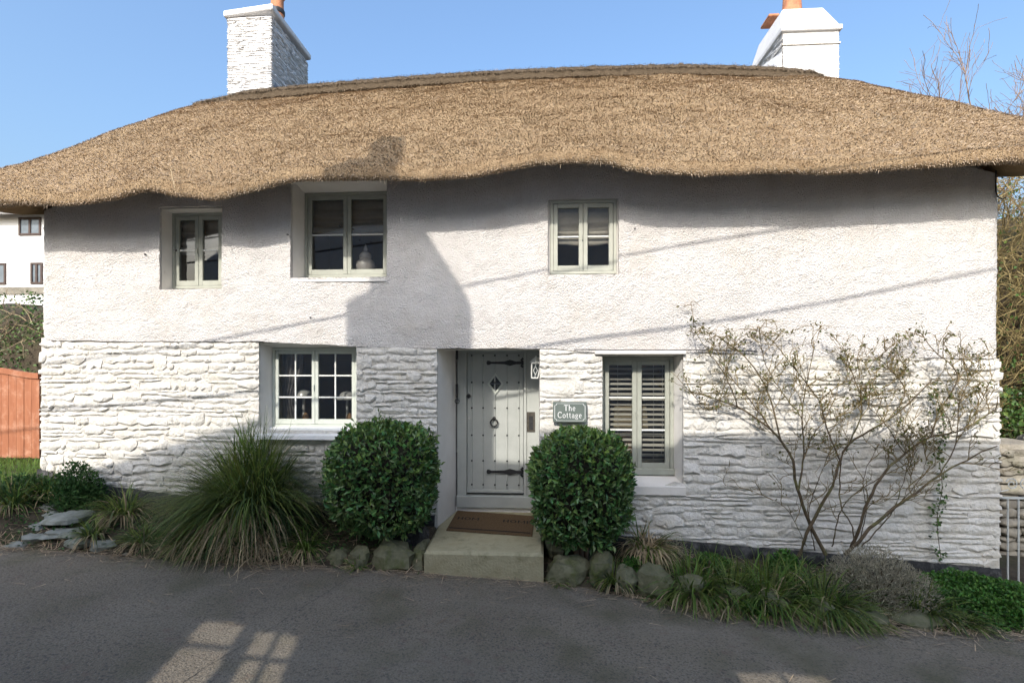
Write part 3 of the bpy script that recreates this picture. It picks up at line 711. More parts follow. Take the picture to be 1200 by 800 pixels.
m = MB(); m.box(x0 + .03, x1 - .03, YD - .012, YD - .006, z0 + .04, z1 - .06); m.build('plate_flap', MT['iron'], dframe)
xb = UX(536, .62); m = MB()                            # bell pull on the left reveal
for py, r in ((411, .035), (456, .032)):
    zz = UZ(536, py + 2, .6); m.box(xb - .02, xb + .012, .58, .63, zz - .10, zz + .10, .008)
m.tube([(xb, .6, UZ(536, 420, .6)), (xb, .6, UZ(536, 470, .6))], .006, 6)
zz = UZ(536, 470, .6); m.tube([(xb + .03 * math.sin(a), .6, zz - .03 * math.cos(a)) for a in np.linspace(0, 2 * math.pi, 14)], .006, 6)
m.build('bell_pull', MT['iron'], cot)

# --- doorstep
sx0, sx1 = UX(497, -.88), UX(637, -.88); xs0, xs1 = o[0] + .03, f[1]
V = []; top = [(sx0, -.88), (sx1, -.88), (sx1 + .0, -.02), (o[1] - .01, .02), (o[1] - .03, .76), (f[0] - .02, .76), (o[0] + .012, .02), (o[0] - .01, -.02)]
n = len(top); b = .032
for k, (x, y) in enumerate(top): V.append((x + (b if k in (0, 7) else (-b if k in (1, 2) else 0)), y + (b if k < 2 else 0), ZTREAD))
for x, y in top: V.append((x, y, ZTREAD - b))
for x, y in top: V.append((x, y, -.25))
m = MB(); m.add(V, [tuple(range(n))] + [(k, (k + 1) % n, n + (k + 1) % n, n + k) for k in range(n)] + [(n + k, n + (k + 1) % n, 2 * n + (k + 1) % n, 2 * n + k) for k in range(n)])
m.build('doorstep', MT['concrete'], cot)
# rounded white foot of the right jamb
c = U(633, 628, -.06); m = MB(); m.lathe((c[0] + .02, -.02, ZTREAD - .02), [(.06, 0), (.085, .05), (.09, .2), (.085, .5), (.05, .62)], 14); m.build('jamb_foot', MT['reveal'], cot, True)
# ------------------------------------------------------------------ thatched roof
OV = .65                                              # overhang of the eaves
lip = interp([(-120, 243), (0, 240), (60, 238), (105, 238), (140, 231), (165, 224), (182, 224), (205, 230), (250, 234), (285, 227), (315, 218), (345, 212), (450, 211), (480, 212), (560, 206), (600, 199), (630, 193), (680, 190), (710, 191), (735, 199), (765, 204), (850, 203), (980, 201), (1080, 197), (1200, 191), (1330, 186)], -OV)
RY = 2.7
XE0, XE1 = XL - .78, XR + .95
rid = interp([(243, 121), (300, 112), (400, 103), (500, 95), (600, 89), (700, 85), (800, 83), (900, 86), (960, 91)], RY)
XR0, XR1 = UX(240, RY), UX(962, RY)
# eave ring: rounded rectangle walked anticlockwise from the left end of the front
yB = HD + OV; rc = .55; ring = []
for x in np.arange(XE0 + rc, XE1 - rc, .05): ring.append((x, -OV))
for a in np.linspace(-math.pi / 2, 0, 14): ring.append((XE1 - rc + rc * math.cos(a), -OV + rc + rc * math.sin(a)))
for y in np.arange(-OV + rc + .1, yB - rc, .12): ring.append((XE1, y))
for a in np.linspace(0, math.pi / 2, 8): ring.append((XE1 - rc + rc * math.cos(a), yB - rc + rc * math.sin(a)))
for x in np.arange(XE1 - rc - .2, XE0 + rc, -.2): ring.append((x, yB))
for a in np.linspace(math.pi / 2, math.pi, 8): ring.append((XE0 + rc + rc * math.cos(a), yB - rc + rc * math.sin(a)))
for y in np.arange(yB - rc - .1, -OV + rc, -.12): ring.append((XE0, y))
for a in np.linspace(math.pi, 1.5 * math.pi, 14)[:-1]: ring.append((XE0 + rc + rc * math.cos(a), -OV + rc + rc * math.sin(a)))
ring = np.array(ring); nr = len(ring)
cx = (XR0 + XR1) / 2
def ridge_for(x, y):
    t = (x - XE0) / (XE1 - XE0); fx = XR0 + (XR1 - XR0) * t
    return np.clip(fx, XR0, XR1)
def eave_z(x, y):
    zf = lip(x); zsm = lip_s(x); k = sstep(-OV + .02, -OV + .6, y)   # scallops only along the front
    side = sstep(XR - .1, XE1 - .1, x) + sstep(-XL - .1, -XE0 - .1, -x)        # half hips: the eaves rise along the gables
    return zf * (1 - k) + zsm * k + side * 1.15 * np.sin(np.pi * np.clip((y + OV) / (HD + 2 * OV), 0, 1)) ** .8
inset = np.array((-ring[:, 0] * 0, ring[:, 1] * 0)).T
nrm = np.zeros_like(ring); d = np.roll(ring, -1, 0) - np.roll(ring, 1, 0); nrm[:, 0], nrm[:, 1] = d[:, 1], -d[:, 0]; nrm /= np.linalg.norm(nrm, axis=1)[:, None]
Ez = eave_z(ring[:, 0], ring[:, 1]); Es = lip_s(ring[:, 0])
Rx = ridge_for(ring[:, 0], ring[:, 1]); Rz = rid(Rx)
layers = []
frm = (1 - sstep(-OV + .0, -OV + .22, ring[:, 1])) * sstep(XL - .1, XL + .5, ring[:, 0]) * sstep(-XR - .1, -XR + .5, -ring[:, 0])      # the soffit climbs with the rafters along the front
def lay(off, dz, dz2=None): layers.append(np.stack((ring[:, 0] + nrm[:, 0] * off, ring[:, 1] + nrm[:, 1] * off, Ez + dz * frm + (dz if dz2 is None else dz2) * (1 - frm)), 1))
lay(-.85, .58, .14); lay(-.60, .40, .06); lay(-.35, .21, .02); lay(-.12, .045, -.003); lay(-.045, .008, .0); lay(-.012, .018); lay(.0, .05); lay(-.005, .09); lay(-.03, .14); lay(-.075, .195)
E0 = layers[-1].copy(); NV = 64
for k in range(1, NV + 1):
    v = k / NV; fl = sstep(0, .45, v)                       # scallops die out up the slope
    zst = E0[:, 2] * (1 - fl) + (E0[:, 2] - Ez + Es) * fl
    x = E0[:, 0] * (1 - v) + Rx * v; y = E0[:, 1] * (1 - v) + RY * v
    z = zst * (1 - v) + Rz * v + .13 * math.sin(math.pi * v) ** .8 * (1 if v < 1 else 0)
    layers.append(np.stack((x, y, z), 1))
G = np.array(layers); nl = len(G)
# lumps of hand laid thatch
flat = G[4:-3].reshape(-1, 3); dsp = vnoise(flat, 1.1, 3.0) * .045 + vnoise(flat, 3.1, 9.0) * .018 + vnoise(flat, 9.0, 1.0) * .010
Gd = dsp.reshape(nl - 7, nr); G[4:-3, :, 2] += Gd * .75; G[4:-3, :, 1] -= Gd * .5
i = (np.arange(nl - 1)[:, None] * nr + np.arange(nr)[None, :]); j = (np.arange(nl - 1)[:, None] * nr + (np.arange(nr) + 1)[None, :] % nr)
Q = np.stack((i, j, j + nr, i + nr), -1).reshape(-1, 4)
roof = mesh('thatched_roof', G.reshape(-1, 3), Q, MT['thatch'], cot, True)
# straw ends: real stubs over front and end slopes
front = np.where((ring[:, 1] < yB - .3))[0]
Vr = G.reshape(-1, 3); cells = []
for a in range(3, nl - 1):
    for b in front: cells.append((a, b))
cells = np.array(cells); b2 = (cells[:, 1] + 1) % nr
A = G[cells[:, 0], cells[:, 1]]; B = G[cells[:, 0], b2]; C = G[cells[:, 0] + 1, b2]; D = G[cells[:, 0] + 1, cells[:, 1]]
cr = np.cross(B - A, D - A); area = np.linalg.norm(cr, axis=1) + 1e-9
isfront = (A[:, 1] < RY) & (cells[:, 0] >= 3)
wgt = area * np.where(ring[cells[:, 1], 1] < -OV + .5, 1.0, .25)
NS = 340000
pick = RNG.choice(len(cells), NS, p=wgt / wgt.sum()); u, v = RNG.random(NS)[:, None], RNG.random(NS)[:, None]
P = A[pick] * (1 - u) * (1 - v) + B[pick] * u * (1 - v) + C[pick] * u * v + D[pick] * (1 - u) * v
N = cr[pick] / area[pick][:, None]; N *= np.where(((N[:, 2] > -.2) | (N[:, 1] < 0))[:, None], 1, 1)
dn = -(D - A)[pick]; dn /= np.linalg.norm(dn, axis=1)[:, None] + 1e-9
low = (cells[pick, 0] < 9)
lat = np.cross(N, dn); ang = RNG.normal(0, .7, NS)[:, None]; dd = dn * np.cos(ang) + lat * np.sin(ang)
lift = np.where(low, RNG.uniform(.7, 2.2, NS), RNG.uniform(.10, .95, NS))[:, None]; dd = dd + N * lift; dd /= np.linalg.norm(dd, axis=1)[:, None]
Ls = np.where(low, RNG.uniform(.010, .024, NS), RNG.uniform(.017, .042, NS))[:, None]; Ws = RNG.uniform(.0042, .0085, NS)[:, None]
sd = np.cross(dd, N); sd /= np.linalg.norm(sd, axis=1)[:, None] + 1e-9
b0 = P - N * .006; tip = b0 + dd * Ls
V = np.stack((b0 - sd * Ws * .5, b0 + sd * Ws * .5, tip + sd * Ws * .5, tip - sd * Ws * .5), 1).reshape(-1, 3)
o = mesh('straw_ends', V, (np.arange(NS)[:, None] * 4 + np.arange(4)), MT['straw'], roof); o['kind'] = 'stuff'
# ragged straws hanging from the lip
NF = 4200; bi = RNG.integers(0, len(front), NF); bi = front[bi]; a = RNG.integers(3, 7, NF)
P = G[a, bi] + np.stack((RNG.uniform(-.04, .04, NF), RNG.uniform(-.02, .02, NF), np.zeros(NF)), 1)
D_ = np.stack((nrm[bi, 0] * .5 + RNG.normal(0, .35, NF), nrm[bi, 1] * .5 + RNG.normal(0, .25, NF), -RNG.uniform(.25, 1.1, NF)), 1)
Lf = np.where(RNG.random(NF) < .03, RNG.uniform(.05, .09, NF), RNG.uniform(.012, .032, NF))
V, Q = blade_arrays(P, D_, Lf, np.full(NF, .006), np.zeros(NF) + .01, 1)
o = mesh('eave_straws', V, Q, MT['straw'], roof); o['kind'] = 'stuff'
# a long loose straw
p, q = U(196, 196, -.70), U(205, 221, -.82)
m = MB(); m.tube([p + (0, .06, 0), (p + q) / 2 + (.01, .01, .0), q], .005, 5); m.build('loose_straw', MT['sedge_dry'], roof)

# ridge roll
xs = np.arange(XR0 - .12, XR1 - .02, .06); V = []; Q = []
prof = [(-.46, -.33), (-.50, -.30), (-.43, -.20), (-.30, -.075), (-.16, .04), (0, .085), (.16, .04), (.30, -.075), (.46, -.22), (.44, -.29)]
prof = [(-.36, -.36), (-.43, -.30), (-.40, -.16), (-.22, -.025), (-.10, .06), (0, .085), (.10, .06), (.22, -.03), (.36, -.155), (.38, -.24), (.3, -.25)]
for k, x in enumerate(xs):
    zr_ = float(rid(np.clip(x, XR0, XR1))); e = min(1, (x - xs[0] + .03) / .9, (xs[-1] - x + .03) / .25); s = .30 + .70 * max(0, e) ** .6; wv = .02 * nz(x, 2, 0, 2.2) + .010 * nz(x, 8, 0, 9)
    for (y, z) in prof: V.append((x, RY + y * s + (wv if y < 0 else 0), zr_ + z * s + wv * .5 + (.0 if e >= 1 else -.02)))
np_ = len(prof)
for k in range(len(xs) - 1):
    for j in range(np_ - 1): Q.append((k * np_ + j, (k + 1) * np_ + j, (k + 1) * np_ + j + 1, k * np_ + j + 1))
V = np.array(V); V += RNG.normal(0, .006, V.shape); ridge = mesh('ridge_roll', V, np.array(Q), MT['ridge'], roof, True); shade(ridge, 50)
NS = 16000; k = RNG.integers(0, len(xs) - 1, NS); jx = RNG.integers(1, 6, NS); P = V[k * np_ + jx] * (1 - .5) + V[(k + 1) * np_ + jx] * .5 + RNG.normal(0, .025, (NS, 3)) * (1, .5, .5)
dd = np.stack((RNG.normal(0, .5, NS), -RNG.uniform(.2, 1, NS), -RNG.uniform(.1, .9, NS)), 1); dd /= np.linalg.norm(dd, axis=1)[:, None]
Vb, Qb = blade_arrays(P, dd, RNG.uniform(.03, .06, NS), np.full(NS, .007), np.zeros(NS), 1)
o = mesh('ridge_straws', Vb, Qb, mk('ridge_straw', (.13, .098, .065), (.23, .175, .115), 2, .9, island=.5), roof); o['kind'] = 'stuff'

# ------------------------------------------------------------------ chimneys
def chimney(pxl, pxr, ytop, Yf, depth, zlow, tilt, name_label, flat):
    xl, xr = UX(pxl, Yf), UX(pxr, Yf); z1 = UZ((pxl + pxr) / 2, ytop, Yf)
    core = MB(); core.box(xl + .014, xr - .014, Yf + (.002 if flat else .014), Yf + depth - .014, zlow, z1 - .01); ch = core.build('chimney', MT['limewash'], cot); ch['label'] = name_label
    # courses of thin limewashed stones on all four sides
    r2 = random.Random(int(pxl)); vs_, q_, t_, n = [], [], [], 0
    def face(a0, a1, put):
        nonlocal n
        z = zlow
        while z < z1 - .03:
            h = r2.uniform(.03, .055); x = a0
            while x < a1 - .02:
                w = r2.uniform(.12, .42); xe = a1 + r2.uniform(-.01, .015) if x + w > a1 - .1 else x + w
                s = stone_mesh(x, xe, lambda q, z=z: z, lambda q, z=z, h=h: min(z + h, z1), r2.uniform(-.004, .003 if flat else .008), r2, .04)
                if s:
                    V = put(s[0]); vs_.append(V); q_.append(s[1] + n); t_.append(s[2] + n); n += len(V)
                x = xe
            z += h
    if not flat: face(xl, xr, lambda V: np.stack((V[:, 0], Yf + V[:, 1], V[:, 2]), 1))
    face(Yf, Yf + depth, lambda V: np.stack((xr - V[:, 1], V[:, 0], V[:, 2]), 1))
    face(Yf, Yf + depth, lambda V: np.stack((xl + V[:, 1], V[:, 0], V[:, 2]), 1))
    o = mesh('chimney_stones', np.concatenate(vs_), [np.concatenate(q_), np.concatenate(t_)], MT['limewash'], ch, True); o['kind'] = 'stuff'
    return ch, xl, xr, z1
YC = 2.95
ch, xl, xr, z1 = chimney(266, 318, 19, YC, 1.55, 6.6, 0, 'left chimney of thin limewashed stones', False)
dz = .16
m = MB(); e = .05
m.add([(xl - e, YC - e, z1 - .02), (xr + e, YC - e, z1 + .08), (xr + e, YC + 1.6, z1 + .08), (xl - e, YC + 1.6, z1 - .02), (xl - e, YC - e, z1 + .10), (xr + e, YC - e, z1 + .20), (xr + e, YC + 1.6, z1 + .20), (xl - e, YC + 1.6, z1 + .10)],
      [(0, 3, 2, 1), (4, 5, 6, 7), (0, 1, 5, 4), (1, 2, 6, 5), (2, 3, 7, 6), (3, 0, 4, 7)]); cap = m.build('chimney_cap', MT['limewash'], ch)
bv = cap.modifiers.new('bevel', 'BEVEL'); bv.width = .03; bv.segments = 3
def pot(x, y, z, r, h, ch, cowl=False):
    m = MB(); m.lathe((x, y, z - .05), [(r * 1.05, 0), (r * 1.1, .06), (r * .95, .10), (r * .82, h * .7), (r * .84, h * .86), (r * 1.02, h * .88), (r * 1.04, h * .96), (r * .9, h), (r * .7, h)], 20); p = m.build('chimney_pot', MT['terracotta'], ch, True)
    if cowl:
        m = MB(); m.lathe((x, y, z - .05 + h * .45), [(r * .95, 0), (r * 1.0, .02), (r * 1.0, .07), (r * .95, .09)], 20); m.build('pot_band', MT['iron'], ch, True)
px, Yp = 325, YC + .75
pot(UX(px, Yp), Yp, z1 + .20, .15, .85, ch, True)
# flashing where the ridge meets the stack
m = MB(); zr_ = float(rid(xr)); m.add([(xr + .012, YC - .03, zr_ + .02), (xr + .30, YC - .02, zr_ + .06), (xr + .03, YC + .62, zr_ + .36), (xr + .02, YC + .1, zr_ + .42)], [(0, 1, 2), (0, 2, 3)]); m.build('flashing', MT['lead'], ch)
m = MB(); m.box(xl + .35, xr + .22, YC - .16, YC - .01, zr_ - .05, zr_ + .13, .04); m.build('mortar_fillet', MT['limewash'], ch)

ch, xl, xr, z1 = chimney(917, 984, 33, YC, 1.5, 6.3, 0, 'right chimney with sloping white shoulders', True)
m = MB()
m.box(xl - .035, xr + .035, YC - .045, YC + 1.55, z1 - .06, z1 + .03, .01); m.build('string_course', MT['limewash'], ch)
m = MB(); m.box(xl - .015, xr + .01, YC - .02, YC + 1.5, z1 - .30, z1 - .27); m.build('drip_line', MT['mortar'], ch)
zt = UZ(950, 10, YC + .25); V = [(xl - .02, YC - .02, z1 + .03), (xr + .02, YC - .02, z1 + .03), (xr + .02, YC + 1.5, z1 + .03), (xl - .02, YC + 1.5, z1 + .03), (xl + .10, YC + .22, zt), (xr - .16, YC + .22, zt), (xr - .16, YC + 1.28, zt), (xl + .10, YC + 1.28, zt)]
m = MB(); m.add(V, [(0, 1, 5, 4), (1, 2, 6, 5), (2, 3, 7, 6), (3, 0, 4, 7), (4, 5, 6, 7)]); cap = m.build('flaunching', MT['limewash'], ch)
bv = cap.modifiers.new('bevel', 'BEVEL'); bv.width = .05; bv.segments = 3
Yp = YC + .6; pot(UX(928, Yp), Yp, zt + .02, .19, .7, ch)
m = MB(); p = U(906, 21, YC + .8); m.box(p[0] - .12, p[0] + .08, YC + .7, YC + 1.1, p[2] - .03, p[2] + .02, .01); m.build('cap_slab', MT['terracotta'], ch)
# lead soaker and offset masonry on the left side of the right stack
zr_ = float(rid(min(xl, XR1))); V = [(xl - .02, YC - .02, zr_ - .1), (xl - .02, YC - .02, zr_ + .55), (xl - .02, YC + 1.4, zr_ + .95), (xl - .02, YC + 1.4, zr_ - .1), (xl - .26, YC - .02, zr_ - .1), (xl - .24, YC + 1.4, zr_ - .1)]
m = MB(); m.add(V, [(0, 1, 4), (1, 2, 5, 4), (2, 3, 5)]); m.build('offset', MT['limewash'], ch)
m = MB(); m.tube([(xl - .22, YC - .05, zr_ + .1), (xl - .12, YC - .06, zr_ + .2), (xl + .02, YC - .07, zr_ + .13), (xl + .06, YC - .07, zr_ + .04)], .02, 6); m.build('flashing', MT['lead'], ch)

# cable on the right end of the wall
m = MB(); p = U(1167, 200, -.03); m.tube([p, p + (0, 0, -.25), p + (.01, -.01, -.32), p + (.05, -.03, -.36), p + (.10, -.01, -.33)], .008, 6); m.build('wall_cable', MT['wire'], cot)
# ------------------------------------------------------------------ things in the windows
def roman_blind(key, ydep, frac, label):
    x0, x1, z0, z1 = OPEN[key][2]; z1 -= .05; h = (z1 - z0) * frac
    t = thing('roman_blind', ((x0 + x1) / 2, ydep, z1 - h), label, 'blind')
    xs = np.linspace(x0 + .05, x1 - .05, 26); us = np.linspace(0, 1, 40); V = []
    for u in us:
        for x in xs:
            s = (x - x0) / (x1 - x0); sag = .025 * math.sin(math.pi * s) * u
            V.append((x, ydep + .022 * math.cos(u * math.pi * 2 * 3.0) * (.3 + .9 * u) + .004 * nz(x, u * 3, 0, 6), z1 - h * u + .010 * nz(x, u, 2, 4) * u - sag * .5))
    nx = len(xs); Q = [(a * nx + b, a * nx + b + 1, (a + 1) * nx + b + 1, (a + 1) * nx + b) for a in range(39) for b in range(nx - 1)]
    mesh('fabric', V, np.array(Q), MT['fabric'], t, True)
    MB().box(x0 + .045, x1 - .045, ydep - .02, ydep + .03, z1 - .004, z1 + .02).build('head_rail', MT['fabric'], t)
    # soft lower fold
    V = []
    for u in np.linspace(0, 1, 12):
        for x in xs:
            a = u * 2 * math.pi; s = (x - x0) / (x1 - x0); V.append((x, ydep - .03 + .028 * math.cos(a), z1 - h - .045 - .03 * math.sin(math.pi * s) + (.05 + .01 * nz(x, 5, 0, 5)) * math.sin(a)))
    Q = [(a * nx + b, a * nx + b + 1, (a + 1) * nx + b + 1, (a + 1) * nx + b) for a in range(11) for b in range(nx - 1)]
    mesh('lower_fold', V, np.array(Q), MT['fabric'], t, True)
roman_blind('w1', .36, .40, 'half raised grey roman blind in the narrow upper window')
roman_blind('w2', .45, .34, 'half raised grey roman blind above the ginger jar')
roman_blind('w3', .18, .44, 'half raised grey roman blind in the window right of the door')
# lidded jar on the sill of the wide upper window
c = U(427, 314, .47); zf = OPEN['w2'][2][2] + .045
t = thing('lidded_jar', (c[0], .52, zf), 'pale lidded ginger jar on the sill of the wide upper window', 'jar')
m = MB(); m.lathe((c[0], .52, zf), [(.075, 0), (.085, .01), (.125, .08), (.138, .14), (.125, .20), (.085, .24), (.075, .255)], 24); m.build('jar_body', MT['ceramic'], t, True)
m = MB(); m.lathe((c[0], .52, zf + .255), [(.088, 0), (.090, .03), (.080, .055), (.045, .085), (.022, .10), (.030, .125), (.022, .15), (.008, .19), (.002, .195)], 20); m.build('jar_lid', MT['ceramic'], t, True)
MB().box(OPEN['w2'][2][0], OPEN['w2'][2][1], .41, .72, zf - .03, zf - .001).build('inner_sill', MT['room'], w2)
# curtain and two lamps in the twelve pane window
x0, x1, z0, z1 = OPEN['w4'][2]; xs = np.linspace(x0 + .01, x0 + .30, 40); V = []
us = np.linspace(0, 1, 24)
for u in us:
    for k, x in enumerate(xs):
        s = k / 39; pull = 1 - .42 * (1 - abs(u - .62) / .62) ** 2 if u > 0 else 1
        V.append((x0 + .01 + (x - x0 - .01) * pull * (1.0 + .25 * (1 - u)), .47 + .022 * math.sin(s * 32 + u), z1 + .02 - (z1 - z0 + .1) * u))
Q = [(a * 40 + b, a * 40 + b + 1, (a + 1) * 40 + b + 1, (a + 1) * 40 + b) for a in range(23) for b in range(39)]
o = mesh('curtain', V, np.array(Q), MT['curtain'], None, True); meta(o, 'grey curtain tied back at the left of the twelve pane window', 'curtain')
zs_ = z0 + .02
MB().box(x0 - .1, x1 + .1, .40, .82, zs_ - .03, zs_).build('inner_sill', MT['room'], w4)
for px, py, lab in ((356, 463, 'metal dome lamp nearer the curtain in the twelve pane window'), (407, 465, 'metal dome lamp at the right side of the twelve pane window')):
    c = U(px, py, .62); t = thing('dome_lamp', (c[0], .62, zs_), lab, 'lamp', 'dome lamps in the ground floor window')
    m = MB(); m.lathe((c[0], .62, zs_), [(.10, 0), (.10, .012), (.03, .03), (.02, .05), (.018, c[2] - zs_ - .05), (.03, c[2] - zs_ - .035)], 18); m.build('lamp_stand', MT['silver'], t, True)
    m = MB(); m.lathe((c[0], .62, c[2] - .035), [(.155, 0), (.16, .012), (.14, .02), (.115, .035), (.105, .07), (.08, .10), (.03, .115), (.004, .12)], 24); m.build('lamp_dome', MT['silver'], t, True)
    m = MB(); m.lathe((c[0] + .04, .60, zs_), [(.045, 0), (.05, .04), (.045, .10), (.03, .13), (.012, .15)], 14); m.build('glass_bowl', MT['wicker'], t, True)
# venetian blind, lampshade and basket in the tall window
x0, x1, z0, z1 = OPEN['w5'][2]
t = thing('venetian_blind', ((x0 + x1) / 2, .40, z0), 'cream slatted venetian blind closed over the tall ground floor window', 'blind')
ns = 20
for k in range(ns):
    z = z0 + .15 + (z1 - z0 - .24) * k / (ns - 1); a = math.radians(28 + rnd.uniform(-2, 2)); h = .026
    V = [(x0 + .07, .40 - h * math.cos(a), z - h * math.sin(a)), (x1 - .07, .40 - h * math.cos(a), z - h * math.sin(a) + rnd.uniform(-.002, .002)), (x1 - .07, .40 + h * math.cos(a), z + h * math.sin(a)), (x0 + .07, .40 + h * math.cos(a), z + h * math.sin(a))]
    V = V + [(x, y, q + .003) for x, y, q in V]
    mesh('slat', V, np.array([(0, 3, 2, 1), (4, 5, 6, 7), (0, 1, 5, 4), (1, 2, 6, 5), (2, 3, 7, 6), (3, 0, 4, 7)]), MT['slat'], t)
MB().box(x0 + .065, x1 - .065, .375, .425, z1 - .075, z1 - .045).build('head_rail', MT['slat'], t)
MB().box(x0 + .07, x1 - .07, .38, .42, z0 + .105, z0 + .125, .004).build('bottom_rail', MT['slat'], t)
for s in (.25, .75):
    m = MB(); x = x0 + (x1 - x0) * s; m.tube([(x, .372, z0 + .12), (x, .372, z1 - .05)], .0025, 4); m.build('ladder_cord', MT['slat'], t)
m = MB(); m.tube([(x1 - .12, .365, z1 - .06), (x1 - .125, .36, z0 + .36), (x1 - .14, .36, z0 + .22)], .003, 4); m.build('pull_cord', MT['slat'], t)
c = U(737, 490, .75); t = thing('table_lamp', (c[0], .78, z0 + .0), 'table lamp with square cream shade behind the slatted blind', 'lamp')
m = MB(); b0, b1, t0, t1 = .24, .22, 0, .34; zl_ = c[2] - .14
m.add([(c[0] - .24, .60, zl_), (c[0] + .24, .60, zl_), (c[0] + .24, .98, zl_), (c[0] - .24, .98, zl_), (c[0] - .22, .62, zl_ + .32), (c[0] + .22, .62, zl_ + .32), (c[0] + .22, .96, zl_ + .32), (c[0] - .22, .96, zl_ + .32)], [(0, 1, 5, 4), (1, 2, 6, 5), (2, 3, 7, 6), (3, 0, 4, 7)])
m.build('lamp_shade', MT['lampshade'], t)
m = MB(); m.lathe((c[0] - .02, .78, z0), [(.13, 0), (.15, .05), (.16, .2), (.13, .32), (.05, zl_ - z0 - .02), (.02, zl_ - z0 + .1)], 18); m.build('lamp_base', MT['wicker'], t, True)
MB().box(x0 - .1, x1 + .1, .46, 1.1, z0 - .04, z0 - .001).build('inner_sill', MT['wicker'], w5)

# ------------------------------------------------------------------ lettering (own stroke alphabet)
def arc(cx, cy, rx, ry, a0, a1, n=10): return [(cx + rx * math.cos(math.radians(a)), cy + ry * math.sin(math.radians(a))) for a in np.linspace(a0, a1, n)]
GL = {  # strokes: (points, width); em height 1, x-height .6
    'T': (.72, [([(.36, 0), (.36, 1)], .13), ([(.03, .97), (.69, .97)], .07), ([(.05, .97), (.05, .78)], .05), ([(.67, .97), (.67, .78)], .05), ([(.24, .02), (.48, .02)], .05)]),
    'h': (.62, [([(.13, 0), (.13, 1)], .11), (arc(.31, .36, .17, .24, 180, 0) + [(.48, 0)], .09), ([(.03, .02), (.23, .02)], .05), ([(.39, .02), (.58, .02)], .05), ([(.03, .97), (.13, .99)], .05)]),
    'e': (.52, [([(.09, .33), (.44, .33)], .05), (arc(.265, .30, .18, .29, 8, 320, 16), .09)]),
    'C': (.76, [(arc(.40, .5, .33, .48, 42, 318, 20), .11), ([(.66, .97), (.66, .74)], .05)]),
    'o': (.58, [(arc(.29, .30, .21, .29, 0, 360, 20), .09)]),
    't': (.40, [([(.17, .82), (.17, .15)], .10), (arc(.27, .14, .10, .13, 180, 320, 7), .08), ([(.03, .59), (.36, .59)], .055)]),
    'a': (.54, [(arc(.25, .44, .16, .15, 150, 0, 8) + [(.41, .08), (.52, .02)], .09), (arc(.24, .17, .15, .16, 60, 360, 14), .08)]),
    'g': (.56, [(arc(.24, .40, .16, .18, 0, 360, 16), .08), ([(.20, .22), (.14, .12), (.36, .08)], .06), (arc(.26, -.10, .20, .14, 80, -260, 16), .07), ([(.36, .54), (.52, .58)], .06)]),
    'H': (.72, [([(.10, 0), (.10, 1)], .15), ([(.60, 0), (.60, 1)], .15), ([(.10, .5), (.60, .5)], .13)]),
    'O': (.82, [(arc(.40, .5, .31, .43, 0, 360, 22), .15)]),
    'M': (.92, [([(.10, 0), (.10, 1)], .14), ([(.10, .98), (.45, .3), (.80, .98)], .13), ([(.80, 0), (.80, 1)], .14)]),
    'E': (.62, [([(.10, 0), (.10, 1)], .15), ([(.10, .94), (.54, .94)], .12), ([(.10, .5), (.48, .5)], .12), ([(.10, .06), (.54, .06)], .12)]),
    'N': (.76, [([(.10, 0), (.10, 1)], .15), ([(.62, 0), (.62, 1)], .15), ([(.10, .96), (.62, .04)], .13)]),
}
def lettering(text, size, place, name, mat, parent, track=.06, lift=.0015, center=True):
    """place(u, v) maps flat text coordinates to world and returns (point, normal)"""
    w = sum(GL[c][0] + track if c != ' ' else .35 for c in text) * size; x = -w / 2 if center else 0; V = []; Q = []; lay = 0
    for c in text:
        if c == ' ': x += .35 * size; continue
        for pts, wd in GL[c][1]:
            P = np.array(pts) * size + (x, 0); T = np.gradient(P, axis=0); T /= np.linalg.norm(T, axis=1)[:, None] + 1e-9; S = np.stack((-T[:, 1], T[:, 0]), 1) * wd * size / 2
            lay = (lay + 1) % 5; n0 = len(V)
            for p, s in zip(P, S):
                for q in (p + s, p - s):
                    a, nn = place(q[0], q[1]); V.append(np.array(a) + np.array(nn) * (lift + lay * .00012))
            for k in range(len(P) - 1): Q.append((n0 + 2 * k, n0 + 2 * k + 1, n0 + 2 * k + 3, n0 + 2 * k + 2))
        x += (GL[c][0] + track) * size
    return mesh(name, V, np.array(Q), mat, parent)

# ------------------------------------------------------------------ name sign, lantern, doormat
x0, x1 = UX(648, -.06), UX(687.5, -.06); z0, z1 = UZ(668, 494.5, -.06), UZ(668, 470.5, -.06); ys = -.085
t = thing('name_sign', ((x0 + x1) / 2, -.06, z0), 'dark green name sign with white lettering on the stone wall beside the door', 'sign')
MB().box(x0, x1, ys, ys + .035, z0, z1, .006).build('sign_board', MT['slate_sign'], t)
cx_, cz_ = (x0 + x1) / 2, (z0 + z1) / 2; hw, hh = (x1 - x0) / 2 - .022, (z1 - z0) / 2 - .022; r = .025
loop = []
for sx, sz, a0 in ((1, 1, 180), (-1, 1, 270), (-1, -1, 0), (1, -1, 90)):
    loop += [(cx_ + sx * hw + r * math.cos(math.radians(a)), cz_ + sz * hh + r * math.sin(math.radians(a))) for a in (np.linspace(a0 + 90, a0, 6) if True else [])]
V = []; n = len(loop)
for k, (x, z) in enumerate(loop):
    d = np.array((x - cx_, z - cz_)); d = d / np.linalg.norm(d) * .0028; V += [(x + d[0], ys - .0015, z + d[1]), (x - d[0], ys - .0015, z - d[1])]
mesh('sign_border', V, np.array([(2 * k, 2 * k + 1, (2 * k + 3) % (2 * n), (2 * k + 2) % (2 * n)) for k in range(n)]), MT['white'], t)
lettering('The', .074, lambda u, v: ((cx_ + u, ys, cz_ + .018 + v), (0, -1, 0)), 'sign_lettering', MT['white'], t)
